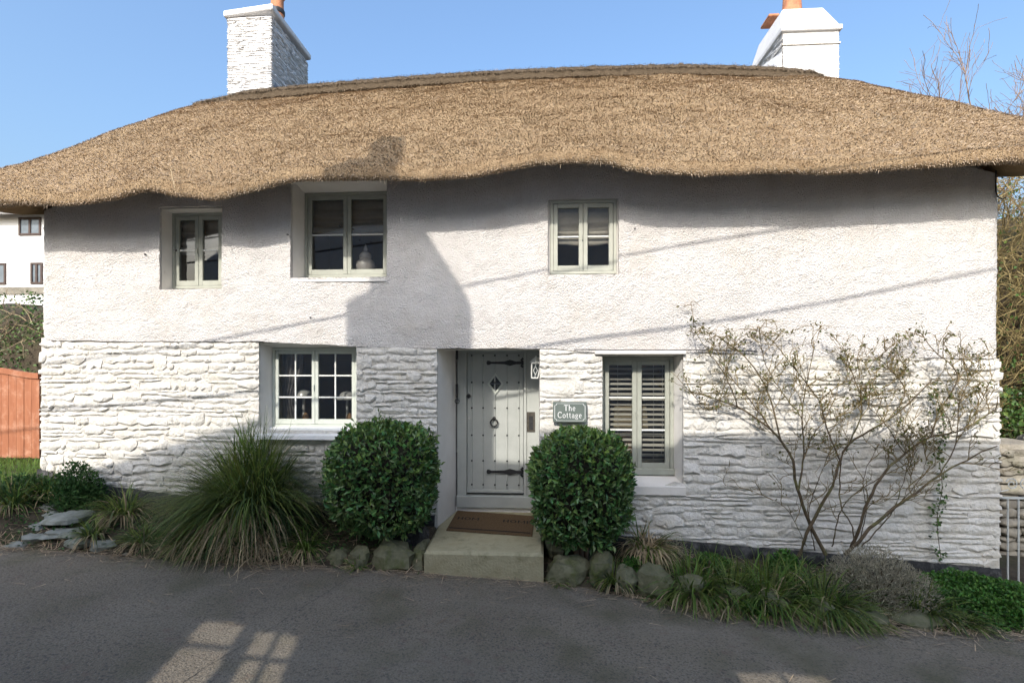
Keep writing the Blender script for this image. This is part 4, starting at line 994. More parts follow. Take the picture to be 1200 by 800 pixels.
lettering('Cottage', .074, lambda u, v: ((cx_ + u, ys, cz_ - .072 + v), (0, -1, 0)), 'sign_lettering', MT['white'], t)

c = U(627.5, 434, .30); t = thing('wall_lantern', (c[0], .30, c[2] - .13), 'small white lantern fixed to the right jamb of the door recess', 'lantern')
def fr_pts(s, z): return [(c[0] - s + .0 + z * .10, .30 - s, c[2] + z), (c[0] + s + z * .10, .30 - s, c[2] + z), (c[0] + s + z * .10, .30 + s, c[2] + z), (c[0] - s + z * .10, .30 + s, c[2] + z)]
T_, B_ = fr_pts(.060, .10), fr_pts(.042, -.10); m = MB()
for k in range(4):
    k2 = (k + 1) % 4; m.tube([T_[k], B_[k]], .008, 5); m.tube([T_[k], T_[k2]], .009, 5); m.tube([B_[k], B_[k2]], .009, 5)
    mt = [(np.array(T_[k]) + T_[k2]) / 2, (np.array(B_[k]) + B_[k2]) / 2]; mid = [(np.array(T_[k]) + B_[k]) / 2, (np.array(T_[k2]) + B_[k2]) / 2]; cc = (mt[0] + mt[1]) / 2
    dmd = [cc + (0, 0, .055), cc + (np.array(mid[1]) - mid[0]) * .28, cc - (0, 0, .055), cc - (np.array(mid[1]) - mid[0]) * .28]
    m.tube([mt[0], dmd[0]], .004, 4); m.tube([mt[1], dmd[2]], .004, 4)
    for q in range(4): m.tube([dmd[q], dmd[(q + 1) % 4]], .004, 4)
m.build('lantern_frame', MT['cream_paint'], t)
m = MB(); m.add(T_ + B_, [(k, (k + 1) % 4, 4 + (k + 1) % 4, 4 + k) for k in range(4)]); m.build('lantern_glass', MT['glass'], t)
m = MB(); m.lathe((c[0] + .012, .30, c[2] + .11), [(.092, 0), (.088, .01), (.045, .05), (.02, .07), (.012, .09)], 4); m.build('lantern_roof', MT['cream_paint'], t)
m = MB(); m.tube([(c[0] + .01, .30, c[2] + .18), (c[0] + .05, .30, c[2] + .20), (c[0] + .09, .30, c[2] + .12), (c[0] + .16, .30, c[2] + .05)], .008, 6); m.build('lantern_bracket', MT['iron'], t)

# doormat: measured corners on the tread
def on_tread(px, py, z):
    d = RIGHT * (px - 600) / F + UP * (HOR - py) / F + FWD; return EYE + d * ((z - EYE[2]) / d[2])
zt = ZTREAD + .004; A_, B_, C_, D_ = (on_tread(523, 621.5, zt), on_tread(623.5, 628.5, zt), on_tread(626.5, 605.5, zt), on_tread(536, 599, zt))
t = thing('doormat', (A_ + C_) / 2, 'brown coir doormat with black lettering on the doorstep', 'doormat')
q = [A_, B_, C_, D_]; mid = sum(q) / 4; V = []
for zz, s in ((zt, 1.0), (zt + .014, 1.0), (zt + .018, .985)): V += [(mid[0] + (p[0] - mid[0]) * s, mid[1] + (p[1] - mid[1]) * s, zz) for p in q]
m = MB(); m.add(V, [(8, 9, 10, 11)] + [(4 * l + k, 4 * l + (k + 1) % 4, 4 * l + 4 + (k + 1) % 4, 4 * l + 4 + k) for l in (0, 1) for k in range(4)]); m.build('coir_pile', MT['coir'], t)
ex = (B_ - A_); ey = (D_ - A_)
def mat_place(u0, v0): return lambda u, v: (A_ + ex * (u0 + u / np.linalg.norm(ex)) + ey * (v0 + v / np.linalg.norm(ey)) + (0, 0, .0155), (0, 0, 1))
lettering('HOM', .115, mat_place(.06, .52), 'mat_lettering', MT['black'], t, .10, .003, False)
lettering('HOME', .115, mat_place(.635, .52), 'mat_lettering', MT['black'], t, .10, .003, False)
m = []; 
for s in (0, 1):
    a, b_ = (.025, .06) if s == 0 else (.94, .975)
V = [A_ + ex * .02 + ey * .06 + (0, 0, .0215), A_ + ex * .98 + ey * .06 + (0, 0, .0215), A_ + ex * .98 + ey * .10 + (0, 0, .0215), A_ + ex * .02 + ey * .10 + (0, 0, .0215)]
mesh('mat_border', V, np.array([(0, 1, 2, 3)]), MT['black'], t)
# ------------------------------------------------------------------ edging stones and rockery
def rock(cx, cy, cz, sx, sy, sz, seed, parent, mat='rock', name='stone', rz=0.0):
    r = random.Random(seed); V = []; Fs = []; nu, nv = 12, 7
    for j in range(nv + 1):
        ph = -math.pi / 2 + math.pi * j / nv
        for i in range(nu):
            th = 2 * math.pi * i / nu; x, y, z = math.cos(ph) * math.cos(th), math.cos(ph) * math.sin(th), math.sin(ph)
            p = np.sign((x, y, z)) * np.abs((x, y, z)) ** .74                        # blocky
            k = 1 + .42 * noise.noise((x * 1.3 + seed, y * 1.3, z * 1.3)) + .26 * noise.noise((x * 3.1 + seed, y * 3.1, z * 3.1))
            p = p * k * (sx, sy, sz); ca, sa = math.cos(rz), math.sin(rz); V.append((cx + p[0] * ca - p[1] * sa, cy + p[0] * sa + p[1] * ca, cz + p[2]))
    for j in range(nv):
        for i in range(nu): Fs.append((j * nu + i, j * nu + (i + 1) % nu, (j + 1) * nu + (i + 1) % nu, (j + 1) * nu + i))
    o = mesh(name, V, np.array(Fs), MT[mat], parent, True); return shade(o, 22)
def ground_at(px, py):
    """where a photograph position meets the ground"""
    d = RIGHT * (px - 600) / F + UP * (HOR - py) / F + FWD; lo_, hi_ = 1.0, 60.0
    for t_ in np.arange(2.0, 12, .02):
        p = EYE + d * t_
        if p[2] < float(gz(p[0], p[1])): return p
    return EYE + d * 12
# each stone: left, right, top, bottom in the photograph and its plane Y
def stones_from(lst, root, mat='rock', seed=0):
    for k, (l, r_, t_, b_, Y) in enumerate(lst):
        xa, xb = UX(l, Y), UX(r_, Y); za, zb = UZ((l + r_) / 2, b_, Y), UZ((l + r_) / 2, t_, Y)
        rock((xa + xb) / 2, Y + .12, (za + zb) / 2 - .05, (xb - xa) / 2 * .98, .14 + .05 * rnd.random(), (zb - za) / 2 * .85 + .01, seed + k * 3.3, root, mat, rz=rnd.uniform(-.35, .35))
e1 = thing('stone_edging', (UX(440, -.8), -.8, .1), 'low edging of mossy stones left of the doorstep', 'edging')
stones_from([(378, 404, 640, 667, -.86), (404, 432, 639, 668, -.84), (432, 480, 633, 671, -.86), (478, 498, 642, 669, -.80), (486, 500, 632, 650, -.62), (350, 380, 648, 664, -.84)], e1, 'rock', 2)
stones_from([(474, 500, 612, 645, -.45), (455, 480, 625, 645, -.55)], e1, 'tar', 40)
e2 = thing('stone_edging', (UX(760, -.9), -.9, 0), 'low edging of mossy stones right of the doorstep', 'edging')
stones_from([(641, 690, 650, 690, -.90), (690, 722, 648, 692, -.92), (722, 750, 662, 698, -1.0), (748, 792, 660, 702, -1.06), (792, 830, 672, 710, -1.12), (838, 880, 684, 718, -1.2), (880, 930, 694, 726, -1.25), (935, 985, 702, 734, -1.3), (990, 1050, 712, 738, -1.3), (1055, 1110, 716, 742, -1.28), (640, 660, 630, 655, -.55)], e2, 'rock', 60)
rk = thing('rockery', (UX(80, -.8), -.8, .3), 'small rockery of tilted lichen grey slabs by the road on the left', 'rockery')
for k, (px, py, Y, sx, sy, sz, rz) in enumerate(((80, 606, -.62, .25, .22, .06, .1), (62, 603, -.50, .13, .12, .05, -.3), (78, 624, -.82, .22, .16, .05, .2), (52, 615, -.72, .12, .15, .045, 0), (95, 635, -.92, .17, .12, .06, -.2), (45, 630, -.88, .15, .12, .07, .3), (60, 594, -.42, .12, .1, .04, .3), (20, 640, -.98, .16, .1, .06, 0), (125, 640, -.9, .15, .1, .07, .1), (155, 648, -.88, .14, .1, .06, .1))):
    p = U(px, py, Y); o = rock(p[0], p[1], p[2], sx, sy, sz, 80 + k * 2.7, rk, 'slab', rz=rz)

# ------------------------------------------------------------------ clipped bay shrubs
def bay(name, pl, pr, pt, pb, Y, label, seed):
    r = np.random.default_rng(seed); x0, x1 = UX(pl, Y), UX(pr, Y); z0, z1 = UZ((pl + pr) / 2, pb, Y), UZ((pl + pr) / 2, pt, Y)
    c = np.array(((x0 + x1) / 2, Y, (z0 + z1) / 2)); R = np.array(((x1 - x0) / 2, (x1 - x0) / 2 * .92, (z1 - z0) / 2)); zg = float(gz(c[0], Y))
    t = thing(name, (c[0], Y, zg), label, 'shrub', 'clipped shrubs flanking the door')
    T = Tubes(); tips = []
    for k in range(3): T.add([(c[0] + .05 * (k - 1), Y + .03 * k, zg - .05), (c[0] + .07 * (k - 1), Y, zg + .25), (c[0] + .14 * (k - 1), Y + .02, c[2])], [.035, .03, .02], 7)
    for k in range(40):
        d = r.normal(size=3); d /= np.linalg.norm(d); T.add([c + (0, 0, -.2), c + d * R * .5, c + d * R * .88], [.014, .008, .004], 4)
    T.build('trunk', MT['bare'], t)
    NL = 9500; d = r.normal(size=(NL, 3)); d /= np.linalg.norm(d, axis=1)[:, None]
    p = 3.0; s = 1 / (np.sum(np.abs(d) ** p, axis=1) ** (1 / p)); 
    rr = np.where(r.random(NL) < .75, r.uniform(.86, 1.0, NL), r.uniform(.55, .9, NL))
    lump = 1 + .13 * np.array([noise.noise((q[0] * 2.4 + seed, q[1] * 2.4, q[2] * 2.4)) for q in d]) + .05 * np.array([noise.noise((q[0] * 6 + seed, q[1] * 6, q[2] * 6)) for q in d])
    tp = np.where(d[:, 2] < 0, 1 - .16 * d[:, 2] ** 2 * 1.0, 1.0)        # drawn in towards the foot
    P = c + d * R * (s * .93 * rr * lump)[:, None] * np.stack((tp, tp, np.ones(NL)), 1)
    D = d * .55 + r.normal(0, .55, (NL, 3)) + (0, 0, .25); Nn = d + r.normal(0, .45, (NL, 3)) + (0, 0, .35)
    L = r.uniform(.04, .10, NL); V, Tq = leaf_arrays(P, D, Nn, L, L * r.uniform(.42, .55, NL))
    young = (d[:, 2] > .1) & (rr > .86) & (r.random(NL) < .10 + .35 * np.clip(d[:, 2], 0, 1) ** 2)
    keep = np.repeat(~young, 2)
    mesh('crown', V, Tq[keep], MT['bay'], t); mesh('young_leaves', V, Tq[~keep], MT['bay_young'], t)['kind'] = 'stuff'
    sh = r.normal(size=(26, 3)); sh[:, 2] = np.abs(sh[:, 2]) * .9 + .1; sh /= np.linalg.norm(sh, axis=1)[:, None]; SP = []; SD = []; TS = Tubes()
    for q in sh:
        b_ = c + q * R * .92 / (np.sum(np.abs(q) ** 3) ** (1 / 3)); e_ = b_ + (q * .5 + r.normal(0, .3, 3) + (0, 0, .5)) * r.uniform(.04, .11); TS.add([b_ - q * .1, b_, e_], [.004, .003, .002], 4)
        for w_ in np.linspace(.2, 1, 6): SP.append(b_ + (e_ - b_) * w_); SD.append(q + r.normal(0, .7, 3) + (0, 0, .4))
    SP, SD = np.array(SP), np.array(SD); Lq = r.uniform(.035, .07, len(SP)); V2, T2 = leaf_arrays(SP, SD, r.normal(0, .5, (len(SP), 3)) + (0, -.3, .8), Lq, Lq * .45); mesh('stray_shoots', V2, T2, MT['bay_young'], t)['kind'] = 'stuff'; TS.build('shoot_stems', MT['cane'], t)['kind'] = 'stuff'
    # solid core blocking the view through, inner shade put into its dark colour
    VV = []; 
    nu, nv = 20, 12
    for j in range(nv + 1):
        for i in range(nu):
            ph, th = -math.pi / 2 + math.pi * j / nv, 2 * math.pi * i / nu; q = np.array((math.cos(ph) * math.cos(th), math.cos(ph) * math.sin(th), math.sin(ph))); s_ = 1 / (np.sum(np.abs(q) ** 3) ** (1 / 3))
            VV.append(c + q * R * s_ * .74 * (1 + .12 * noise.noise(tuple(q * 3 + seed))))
    mesh('dark_core', VV, np.array([(j * nu + i, j * nu + (i + 1) % nu, (j + 1) * nu + (i + 1) % nu, (j + 1) * nu + i) for j in range(nv) for i in range(nu)]), MT['core'], t, True)
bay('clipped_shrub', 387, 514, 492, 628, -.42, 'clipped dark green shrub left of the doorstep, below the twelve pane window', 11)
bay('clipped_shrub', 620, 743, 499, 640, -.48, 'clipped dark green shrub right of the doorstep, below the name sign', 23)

# ------------------------------------------------------------------ sedge and grass clumps
def clump(px, py, Y, n, L, spread, lean, mats, label, name='sedge_clump', cat='grass', droop=1.5, w=.011, rad=.12, group=None, seed=1, up=.9):
    r = np.random.default_rng(seed); x = UX(px, Y); zg = float(gz(x, Y)); z = max(zg, UZ(px, py, Y)) if py else zg
    t = thing(name, (x, Y, z), label, cat, group); k = 0
    tot = sum(f for _, f, _ in mats)
    for mat, f, pn in mats:
        m_ = int(n * f / tot); a = r.uniform(0, 2 * math.pi, m_); rr = np.sqrt(r.random(m_)) * rad
        B = np.stack((x + rr * np.cos(a), Y + rr * np.sin(a) * .8, np.full(m_, z) - .02), 1)
        a2 = a + r.normal(0, .5, m_); sp = r.uniform(.12, spread, m_)
        D = np.stack((np.cos(a2) * sp + lean[0], np.sin(a2) * sp * .8 + lean[1], r.uniform(up * .6, up * 1.1, m_)), 1)
        Ln = r.uniform(.55, 1.0, m_) * L; dr = r.uniform(.5, 1.2, m_) * droop
        if pn == 'dead_blades': D[:, 2] *= .45; dr *= 1.5; Ln *= .9
        V, Q = blade_arrays(B, D, Ln, r.uniform(.6, 1.2, m_) * w, dr, 6)
        zf = gz(V[:, 0], V[:, 1]); zf = np.where(V[:, 1] < y_edge(V[:, 0]), z_road(V[:, 0]) + .02, zf); V[:, 2] = np.maximum(V[:, 2], zf + .01)
        o = mesh(pn, V, Q, MT[mat], t); o['kind'] = 'stuff'
    return t
big = clump(290, 600, -.48, 1700, 1.40, .80, (-.06, -.12), [('sedge', .6, 'blades'), ('sedge_dark', .35, 'dark_blades'), ('sedge_dry', .12, 'dead_blades')], 'large fountain of arching sedge below the twelve pane window', 'sedge_clump', 'sedge', 1.35, .013, .26, seed=5)
# side crowns and bent, crossing blades that break up the fountain
def extra_blades(px, py, Y, n, L0, L1, mat, seed, lean, dr=(.6, 2.2), sx=.16):
    r = np.random.default_rng(seed); c = U(px, py, Y); B = c + r.normal(0, 1, (n, 3)) * (sx, .10, .07); D = np.stack((r.normal(lean[0], .75, n), r.normal(lean[1], .5, n), r.uniform(.0, 1.1, n)), 1)
    V, Q = blade_arrays(B, D, r.uniform(L0, L1, n), r.uniform(.006, .016, n), r.uniform(dr[0], dr[1], n), 7)
    k = np.repeat(r.normal(0, .05, (n, 3)), 16, 0) * np.tile(np.repeat(np.linspace(0, 1, 8), 2) ** 2, n)[:, None]; V = V + k
    zf = np.where(V[:, 1] < y_edge(V[:, 0]), z_road(V[:, 0]) + .02, gz(V[:, 0], V[:, 1])); V[:, 2] = np.maximum(V[:, 2], zf + .01); V[:, 1] = np.minimum(V[:, 1], -.05)
    o = mesh('tangled_blades', V, Q, MT[mat], big); o['kind'] = 'stuff'
extra_blades(298, 560, -.30, 420, .35, .85, 'sedge', 21, (0, -.1), (.2, 1.4)); extra_blades(262, 610, -.55, 520, .4, .95, 'sedge', 22, (-.35, -.2)); extra_blades(325, 600, -.42, 380, .35, .8, 'sedge_dark', 23, (.3, -.2))
extra_blades(258, 640, -.75, 300, .35, .85, 'sedge_dark', 24, (-.5, -.2)); extra_blades(285, 600, -.6, 260, .4, .8, 'grass_bright', 25, (-.1, -.2)); extra_blades(300, 640, -.72, 260, .3, .7, 'sedge_dry', 26, (-.1, -.2))
extra_blades(292, 530, -.22, 130, .25, .55, 'grass_bright', 27, (0, -.05), (.1, .8), .09)
# blades swept down to the road on the left side of the big clump
r = np.random.default_rng(9); n = 800; x = UX(285, -.6); B = np.stack((x + r.normal(0, .16, n), -.62 + r.normal(0, .1, n), .62 + r.normal(0, .10, n)), 1)
D = np.stack((-r.uniform(.25, 1.0, n), -r.uniform(.1, .55, n), r.uniform(.1, .75, n)), 1); V, Q = blade_arrays(B, D, r.uniform(.45, 1.05, n), r.uniform(.007, .014, n), r.uniform(.8, 1.6, n), 7)
zf = np.where(V[:, 1] < y_edge(V[:, 0]), z_road(V[:, 0]) + .02, gz(V[:, 0], V[:, 1])); V[:, 2] = np.maximum(V[:, 2], zf + .01); o = mesh('swept_blades', V, Q, MT['sedge'], big); o['kind'] = 'stuff'
n = 260; B = np.stack((x + r.normal(0, .18, n), -.66 + r.normal(0, .1, n), .5 + r.normal(0, .12, n)), 1)
D = np.stack((r.normal(-.2, .6, n), -r.uniform(.1, .6, n), r.uniform(-.1, .5, n)), 1); V, Q = blade_arrays(B, D, r.uniform(.4, .8, n), r.uniform(.006, .012, n), r.uniform(1.2, 2.2, n), 6)
zf = np.where(V[:, 1] < y_edge(V[:, 0]), z_road(V[:, 0]) + .02, gz(V[:, 0], V[:, 1])); V[:, 2] = np.maximum(V[:, 2], zf + .01); o = mesh('dead_blades', V, Q, MT['sedge_dry'], big); o['kind'] = 'stuff'
G1 = [('sedge', .6, 'blades'), ('sedge_dark', .3, 'dark_blades'), ('sedge_dry', .40, 'dead_blades')]
G2 = [('grass_bright', .5, 'blades'), ('sedge', .35, 'dark_blades'), ('sedge_dry', .45, 'dead_blades')]
G3 = [('sedge_dry', .7, 'dead_blades'), ('sedge', .2, 'blades')]
CL = [ # px, py, Y, n, L, spread, lean, mats, label, rad
    (145, 600, -.45, 420, .55, .9, (0, -.1), G1, 'bushy sedge clump between the rockery and the big sedge', .16),
    (12, 600, -.55, 380, .55, .9, (0, -.1), G1, 'sedge clump at the far left edge beside the rockery', .16),
    (108, 632, -.86, 200, .35, .9, (0, -.1), G1, 'small dark grass tuft at the foot of the rockery slabs', .08),
    (165, 638, -.86, 240, .38, .9, (-.1, -.1), G1, 'small grass tuft on the road edge left of the big sedge', .10),
    (358, 645, -.74, 240, .42, .95, (.1, -.15), G2, 'small spiky grass tuft between the big sedge and the left shrub', .08),
    (720, 680, -.94, 200, .36, .95, (0, -.2), G1, 'small grass tuft in front of the right shrub edging', .08),
    (812, 0, -.98, 560, .66, .9, (0, -.2), G2, 'bright green sedge clump left of the dark plinth strip, by the road', .17),
    (862, 0, -1.08, 480, .60, .9, (0, -.25), G1, 'second sedge clump from the right shrub along the road', .17),
    (905, 0, -1.10, 560, .68, .9, (0, -.25), G2, 'yellow green sedge clump just left of the rose stems', .18),
    (965, 0, -1.12, 560, .66, .9, (-.05, -.25), G1, 'shaggy sedge clump in front of the rose stems', .18),
    (1085, 0, -1.05, 320, .52, .8, (0, -.2), G1, 'sedge clump between the lavender and the green ground cover', .12),
    (418, 664, -.88, 90, .24, .95, (0, -.25), G2, 'tiny grass tuft at the foot of the left edging stones', .06),
    (655, 684, -.90, 80, .22, .95, (0, -.25), G1, 'tiny grass tuft at the foot of the squarish stone right of the doorstep', .06),
    (1020, 0, -1.25, 260, .38, .95, (0, -.25), G3, 'straw coloured tuft at the road edge below the lavender', .14),
    (775, 0, -1.12, 180, .30, .95, (0, -.2), G1, 'small tuft between the right edging stones by the road', .10),
    (215, 655, -.84, 220, .40, .95, (-.1, -.2), G3, 'straw coloured tuft under the left side of the big sedge', .14),
    (55, 575, -.30, 240, .34, .95, (0, -.1), G2, 'bright tuft at the left corner of the cottage', .14),
    (838, 0, -.66, 360, .50, .85, (0, -.25), G1, 'sedge clump set back by the plinth, nearest the right shrub', .16),
    (888, 0, -.66, 380, .52, .85, (0, -.25), G2, 'sedge clump set back by the plinth, left of the rose stems', .16),
    (935, 0, -.72, 380, .52, .85, (0, -.25), G1, 'sedge clump set back by the plinth, at the rose stems', .16),
    (990, 0, -1.22, 300, .46, .95, (0, -.25), G2, 'sedge tuft at the road edge below the rose', .14),
    (1125, 0, -1.15, 240, .42, .95, (0, -.25), G1, 'sedge tuft at the road edge beside the green ground cover', .12),
    (835, 0, -1.22, 260, .40, .95, (0, -.25), G3, 'straw coloured tuft at the road edge in front of the bright sedge', .14),
    (760, 640, -.40, 420, .50, 1.0, (.1, -.2), G3, 'heap of dead brown grass beside the right shrub', .20),
]
for k, (px, py, Y, n, L, sp, lean, mats, lab, rad) in enumerate(CL): clump(px, py, Y, int(n * .62), L, sp, lean, mats, lab, 'grass_tuft', 'grass', 1.45, .019, rad, 'grass tufts along the foot of the wall', 100 + k)

def leafy(name, label, cat, cx, cy, rx, ry, rz_, n, mat, size, seed, part='leaves', asp=.5, stems=0, pd=(0, 0, .3), base=None, group=None):
    """low mound of small leaves sitting on the ground"""
    r = np.random.default_rng(seed); zg = float(gz(cx, cy)) if base is None else base
    t = thing(name, (cx, cy, zg), label, cat, group)
    d = r.normal(size=(n, 3)); d /= np.linalg.norm(d, axis=1)[:, None]; d[:, 2] = np.abs(d[:, 2]); q = r.random(n) ** .45
    P = np.stack((cx + d[:, 0] * rx * q, cy + d[:, 1] * ry * q, np.zeros(n)), 1)
    hump = 1 + .35 * np.array([noise.noise((p[0] * 3 + seed, p[1] * 3, 0)) for p in P])
    gb = np.where(P[:, 1] < y_edge(P[:, 0]), z_road(P[:, 0]), gz(P[:, 0], P[:, 1])) if base is None else np.full(n, base)
    P[:, 2] = gb + d[:, 2] * rz_ * q * hump
    D = d * .6 + r.normal(0, .6, (n, 3)) + pd; Nn = d * .5 + r.normal(0, .35, (n, 3)) + (0, 0, .7)
    L = r.uniform(.6, 1.2, n) * size; V, T = leaf_arrays(P, D, Nn, L, L * asp)
    o = mesh(part, V, T, MT[mat], t); o['kind'] = 'stuff'
    T_ = Tubes()
    for k in range(max(stems, 6)):
        j = r.integers(0, n); T_.add([(cx + r.normal(0, .06), cy + r.normal(0, .05), zg - .03), (P[j] + (cx, cy, zg)) / 2, P[j]], [.006, .005, .003], 4)
    T_.build('stems', MT['cane'], t)
    return t
leafy('leafy_plant', 'fine leaved green bush against the left end of the wall', 'bush', UX(92, -.30), -.30, .34, .25, .52, 4200, 'fern', .045, 31)
leafy('leafy_plant', 'low dark green plant spreading behind the leftmost sedge', 'bush', UX(35, -.35), -.35, .38, .25, .22, 1600, 'fern', .05, 32)
leafy('ground_cover', 'dense bright green ground cover spilling to the road beside the iron gate', 'ground cover', UX(1160, -.75), -.75, .80, .52, .26, 10000, 'cover', .040, 33, asp=.75)
leafy('leafy_plant', 'small round leaved green weed under the rose stems, by the plinth', 'weed', UX(920, -.3), -.3, .22, .14, .2, 700, 'cover', .05, 34, asp=.75)
leafy('leafy_plant', 'bright little weed above the right edging stones', 'weed', UX(838, -.45), -.45, .25, .16, .18, 800, 'cover', .045, 35, asp=.75)
leafy('leafy_plant', 'small broad leaved weed in front of the right shrub', 'weed', UX(740, -.72), -.72, .16, .10, .2, 450, 'cover', .05, 36, asp=.7)
leafy('leafy_plant', 'small dock leaves among the roadside sedges', 'weed', UX(885, -1.3), -1.3, .14, .08, .14, 160, 'cover', .09, 37, asp=.5)
lv = leafy('lavender_bush', 'silver grey lavender mound under the rose at the foot of the wall', 'lavender', UX(1030, -.80), -.80, .62, .42, .50, 9000, 'lavender', .05, 38, asp=.16, stems=80, pd=(0, -.1, .5))
leafy('leafy_plant', 'grey twiggy dead plant beside the dead grass right of the shrub', 'weed', UX(778, -.22), -.22, .35, .15, .26, 900, 'lavender', .05, 39, asp=.12, stems=60)
# loose low weeds over the bed
r = np.random.default_rng(77); n = 7000; X_ = r.uniform(-7.4, 6.6, n); Yv = y_edge(X_) * r.uniform(.02, .98, n); ok = ~((X_ > sx0 - .05) & (X_ < sx1 + .05)) & (np.array([noise.noise((a * 1.3, b * 2, 4)) for a, b in zip(X_, Yv)]) > -.08)
X_, Yv = X_[ok], Yv[ok]; n = len(X_); P = np.stack((X_, Yv, gz(X_, Yv) + r.uniform(0, .05, n)), 1); L = r.uniform(.025, .06, n)
V, T = leaf_arrays(P, r.normal(0, 1, (n, 3)) + (0, -.3, .5), r.normal(0, .4, (n, 3)) + (0, 0, 1), L, L * .6); meta(mesh('bed_weeds', V, T, MT['fern']), 'low green weeds scattered over the planting bed', 'weeds', kind='stuff')
# dead stalks and leaf litter along the road edge and over the bed
n = 6500; X_ = r.uniform(-7.6, 6.4, n); off = np.abs(r.normal(0, .11, n)); Yv = y_edge(X_) - off + r.uniform(0, .16, n); dens = np.array([noise.noise((a * .9, 2.2, 4)) for a in X_]); ok = r.random(n) < .45 + dens
off2 = r.random(n) < .06; Yv = np.where(off2, Yv - np.abs(r.normal(0, .7, n)), Yv); far_ = (r.random(n) < .38) & ~off2; Yv = np.where(far_, y_edge(X_) * r.uniform(.1, 1, n), Yv); ok &= ~((X_ > sx0 - .03) & (X_ < sx1 + .03) & (Yv > -.9)); X_, Yv = X_[ok], Yv[ok]; n = len(X_)
zz = np.where(Yv < y_edge(X_) + .03, z_road(X_) + .022, gz(X_, Yv) + .02); P = np.stack((X_, Yv, zz), 1); a = r.uniform(0, 2 * math.pi, n)
V, Q = blade_arrays(P, np.stack((np.cos(a), np.sin(a) * .5, r.uniform(0, .25, n)), 1), r.uniform(.05, .22, n), r.uniform(.004, .010, n), r.uniform(.1, .5, n), 3)
zf = np.where(V[:, 1] < y_edge(V[:, 0]) + .03, z_road(V[:, 0]) + .02, gz(V[:, 0], V[:, 1])); V[:, 2] = np.maximum(V[:, 2], zf + .005); meta(mesh('leaf_litter', V, Q, MT['litter']), 'dead stalks and leaf litter along the road edge', 'litter', kind='stuff')

# ------------------------------------------------------------------ climbing rose against the wall
rose = thing('climbing_rose', (UX(955, -.2), -.2, float(gz(UX(955, -.2), -.2))), 'sparse climbing rose with tangled canes trained on the white wall', 'rose')
CAN = [ # photograph points of the main canes, start radius, end radius
    ([(968, 650), (950, 615), (935, 575), (927, 535), (905, 505), (865, 477), (808, 458)], .024, .006),
    ([(935, 652), (955, 605), (975, 570), (985, 540), (995, 520), (1050, 485), (1092, 445)], .022, .006),
    ([(990, 650), (1035, 605), (1070, 580), (1100, 557), (1140, 535), (1168, 522)], .022, .006),
    ([(1000, 640), (1025, 570), (1060, 532), (1090, 512), (1130, 503), (1165, 480)], .02, .007),
    ([(927, 532), (915, 515), (900, 460), (870, 415), (815, 378)], .012, .004), ([(935, 575), (942, 535), (940, 490), (945, 450), (955, 405)], .012, .004),
    ([(985, 540), (970, 505), (960, 470), (930, 430), (905, 398)], .010, .004), ([(1090, 512), (1102, 480), (1122, 440), (1092, 408), (1078, 388)], .010, .004),
    ([(865, 477), (850, 440), (822, 400), (812, 378)], .008, .003), ([(905, 505), (880, 470), (850, 430), (855, 395)], .009, .003),
    ([(995, 520), (1010, 480), (1000, 440), (988, 408)], .009, .003), ([(1050, 485), (1060, 455), (1040, 430), (1030, 420)], .007, .003),
    ([(1060, 532), (1040, 500), (1015, 470), (1020, 440)], .007, .003), ([(1100, 557), (1120, 520), (1125, 470), (1145, 430)], .008, .003),
    ([(985, 540), (985, 590), (1000, 620), (995, 645)], .008, .008), ([(975, 640), (990, 590), (1030, 560), (1060, 545)], .008, .004), ([(1010, 640), (1045, 600), (1060, 560), (1075, 525)], .008, .004),
    ([(940, 490), (910, 450), (895, 420), (890, 385)], .008, .003), ([(960, 470), (985, 450), (1015, 440), (1050, 430)], .007, .003), ([(942, 535), (960, 500), (1000, 480), (1040, 450)], .007, .003),
    ([(955, 645), (948, 600), (960, 560), (972, 530)], .007, .004), ([(1005, 640), (1015, 600), (1012, 560), (1030, 520)], .006, .003), ([(945, 640), (925, 600), (905, 585), (880, 575)], .005, .002), ([(1040, 605), (1075, 565), (1085, 540), (1080, 515)], .006, .003), ([(1055, 590), (1068, 560), (1066, 530), (1058, 500)], .005, .003), ([(960, 600), (1000, 585), (1030, 590), (1060, 570)], .005, .003),
    ([(870, 480), (850, 475), (830, 480), (812, 462)], .006, .003), ([(1130, 503), (1150, 470), (1165, 435)], .006, .003),
]
T = Tubes(); TW = Tubes(); rr = random.Random(12); tips = []
def smooth_path(P, n):
    P = np.array(P); t_ = np.concatenate(([0], np.cumsum(np.linalg.norm(np.diff(P, axis=0), axis=1)))); t_ /= t_[-1]; tt = np.linspace(0, 1, n)
    out = []
    for q in tt:
        k = min(np.searchsorted(t_, q, 'right') - 1, len(P) - 2); f = (q - t_[k]) / (t_[k + 1] - t_[k] + 1e-9); p0, p1, p2, p3 = P[max(k - 1, 0)], P[k], P[k + 1], P[min(k + 2, len(P) - 1)]
        out.append(.5 * (2 * p1 + (p2 - p0) * f + (2 * p0 - 5 * p1 + 4 * p2 - p3) * f * f + (3 * p1 - p0 - 3 * p2 + p3) * f ** 3))
    return np.array(out)
ZMX = UZ(950, 392, -.25)
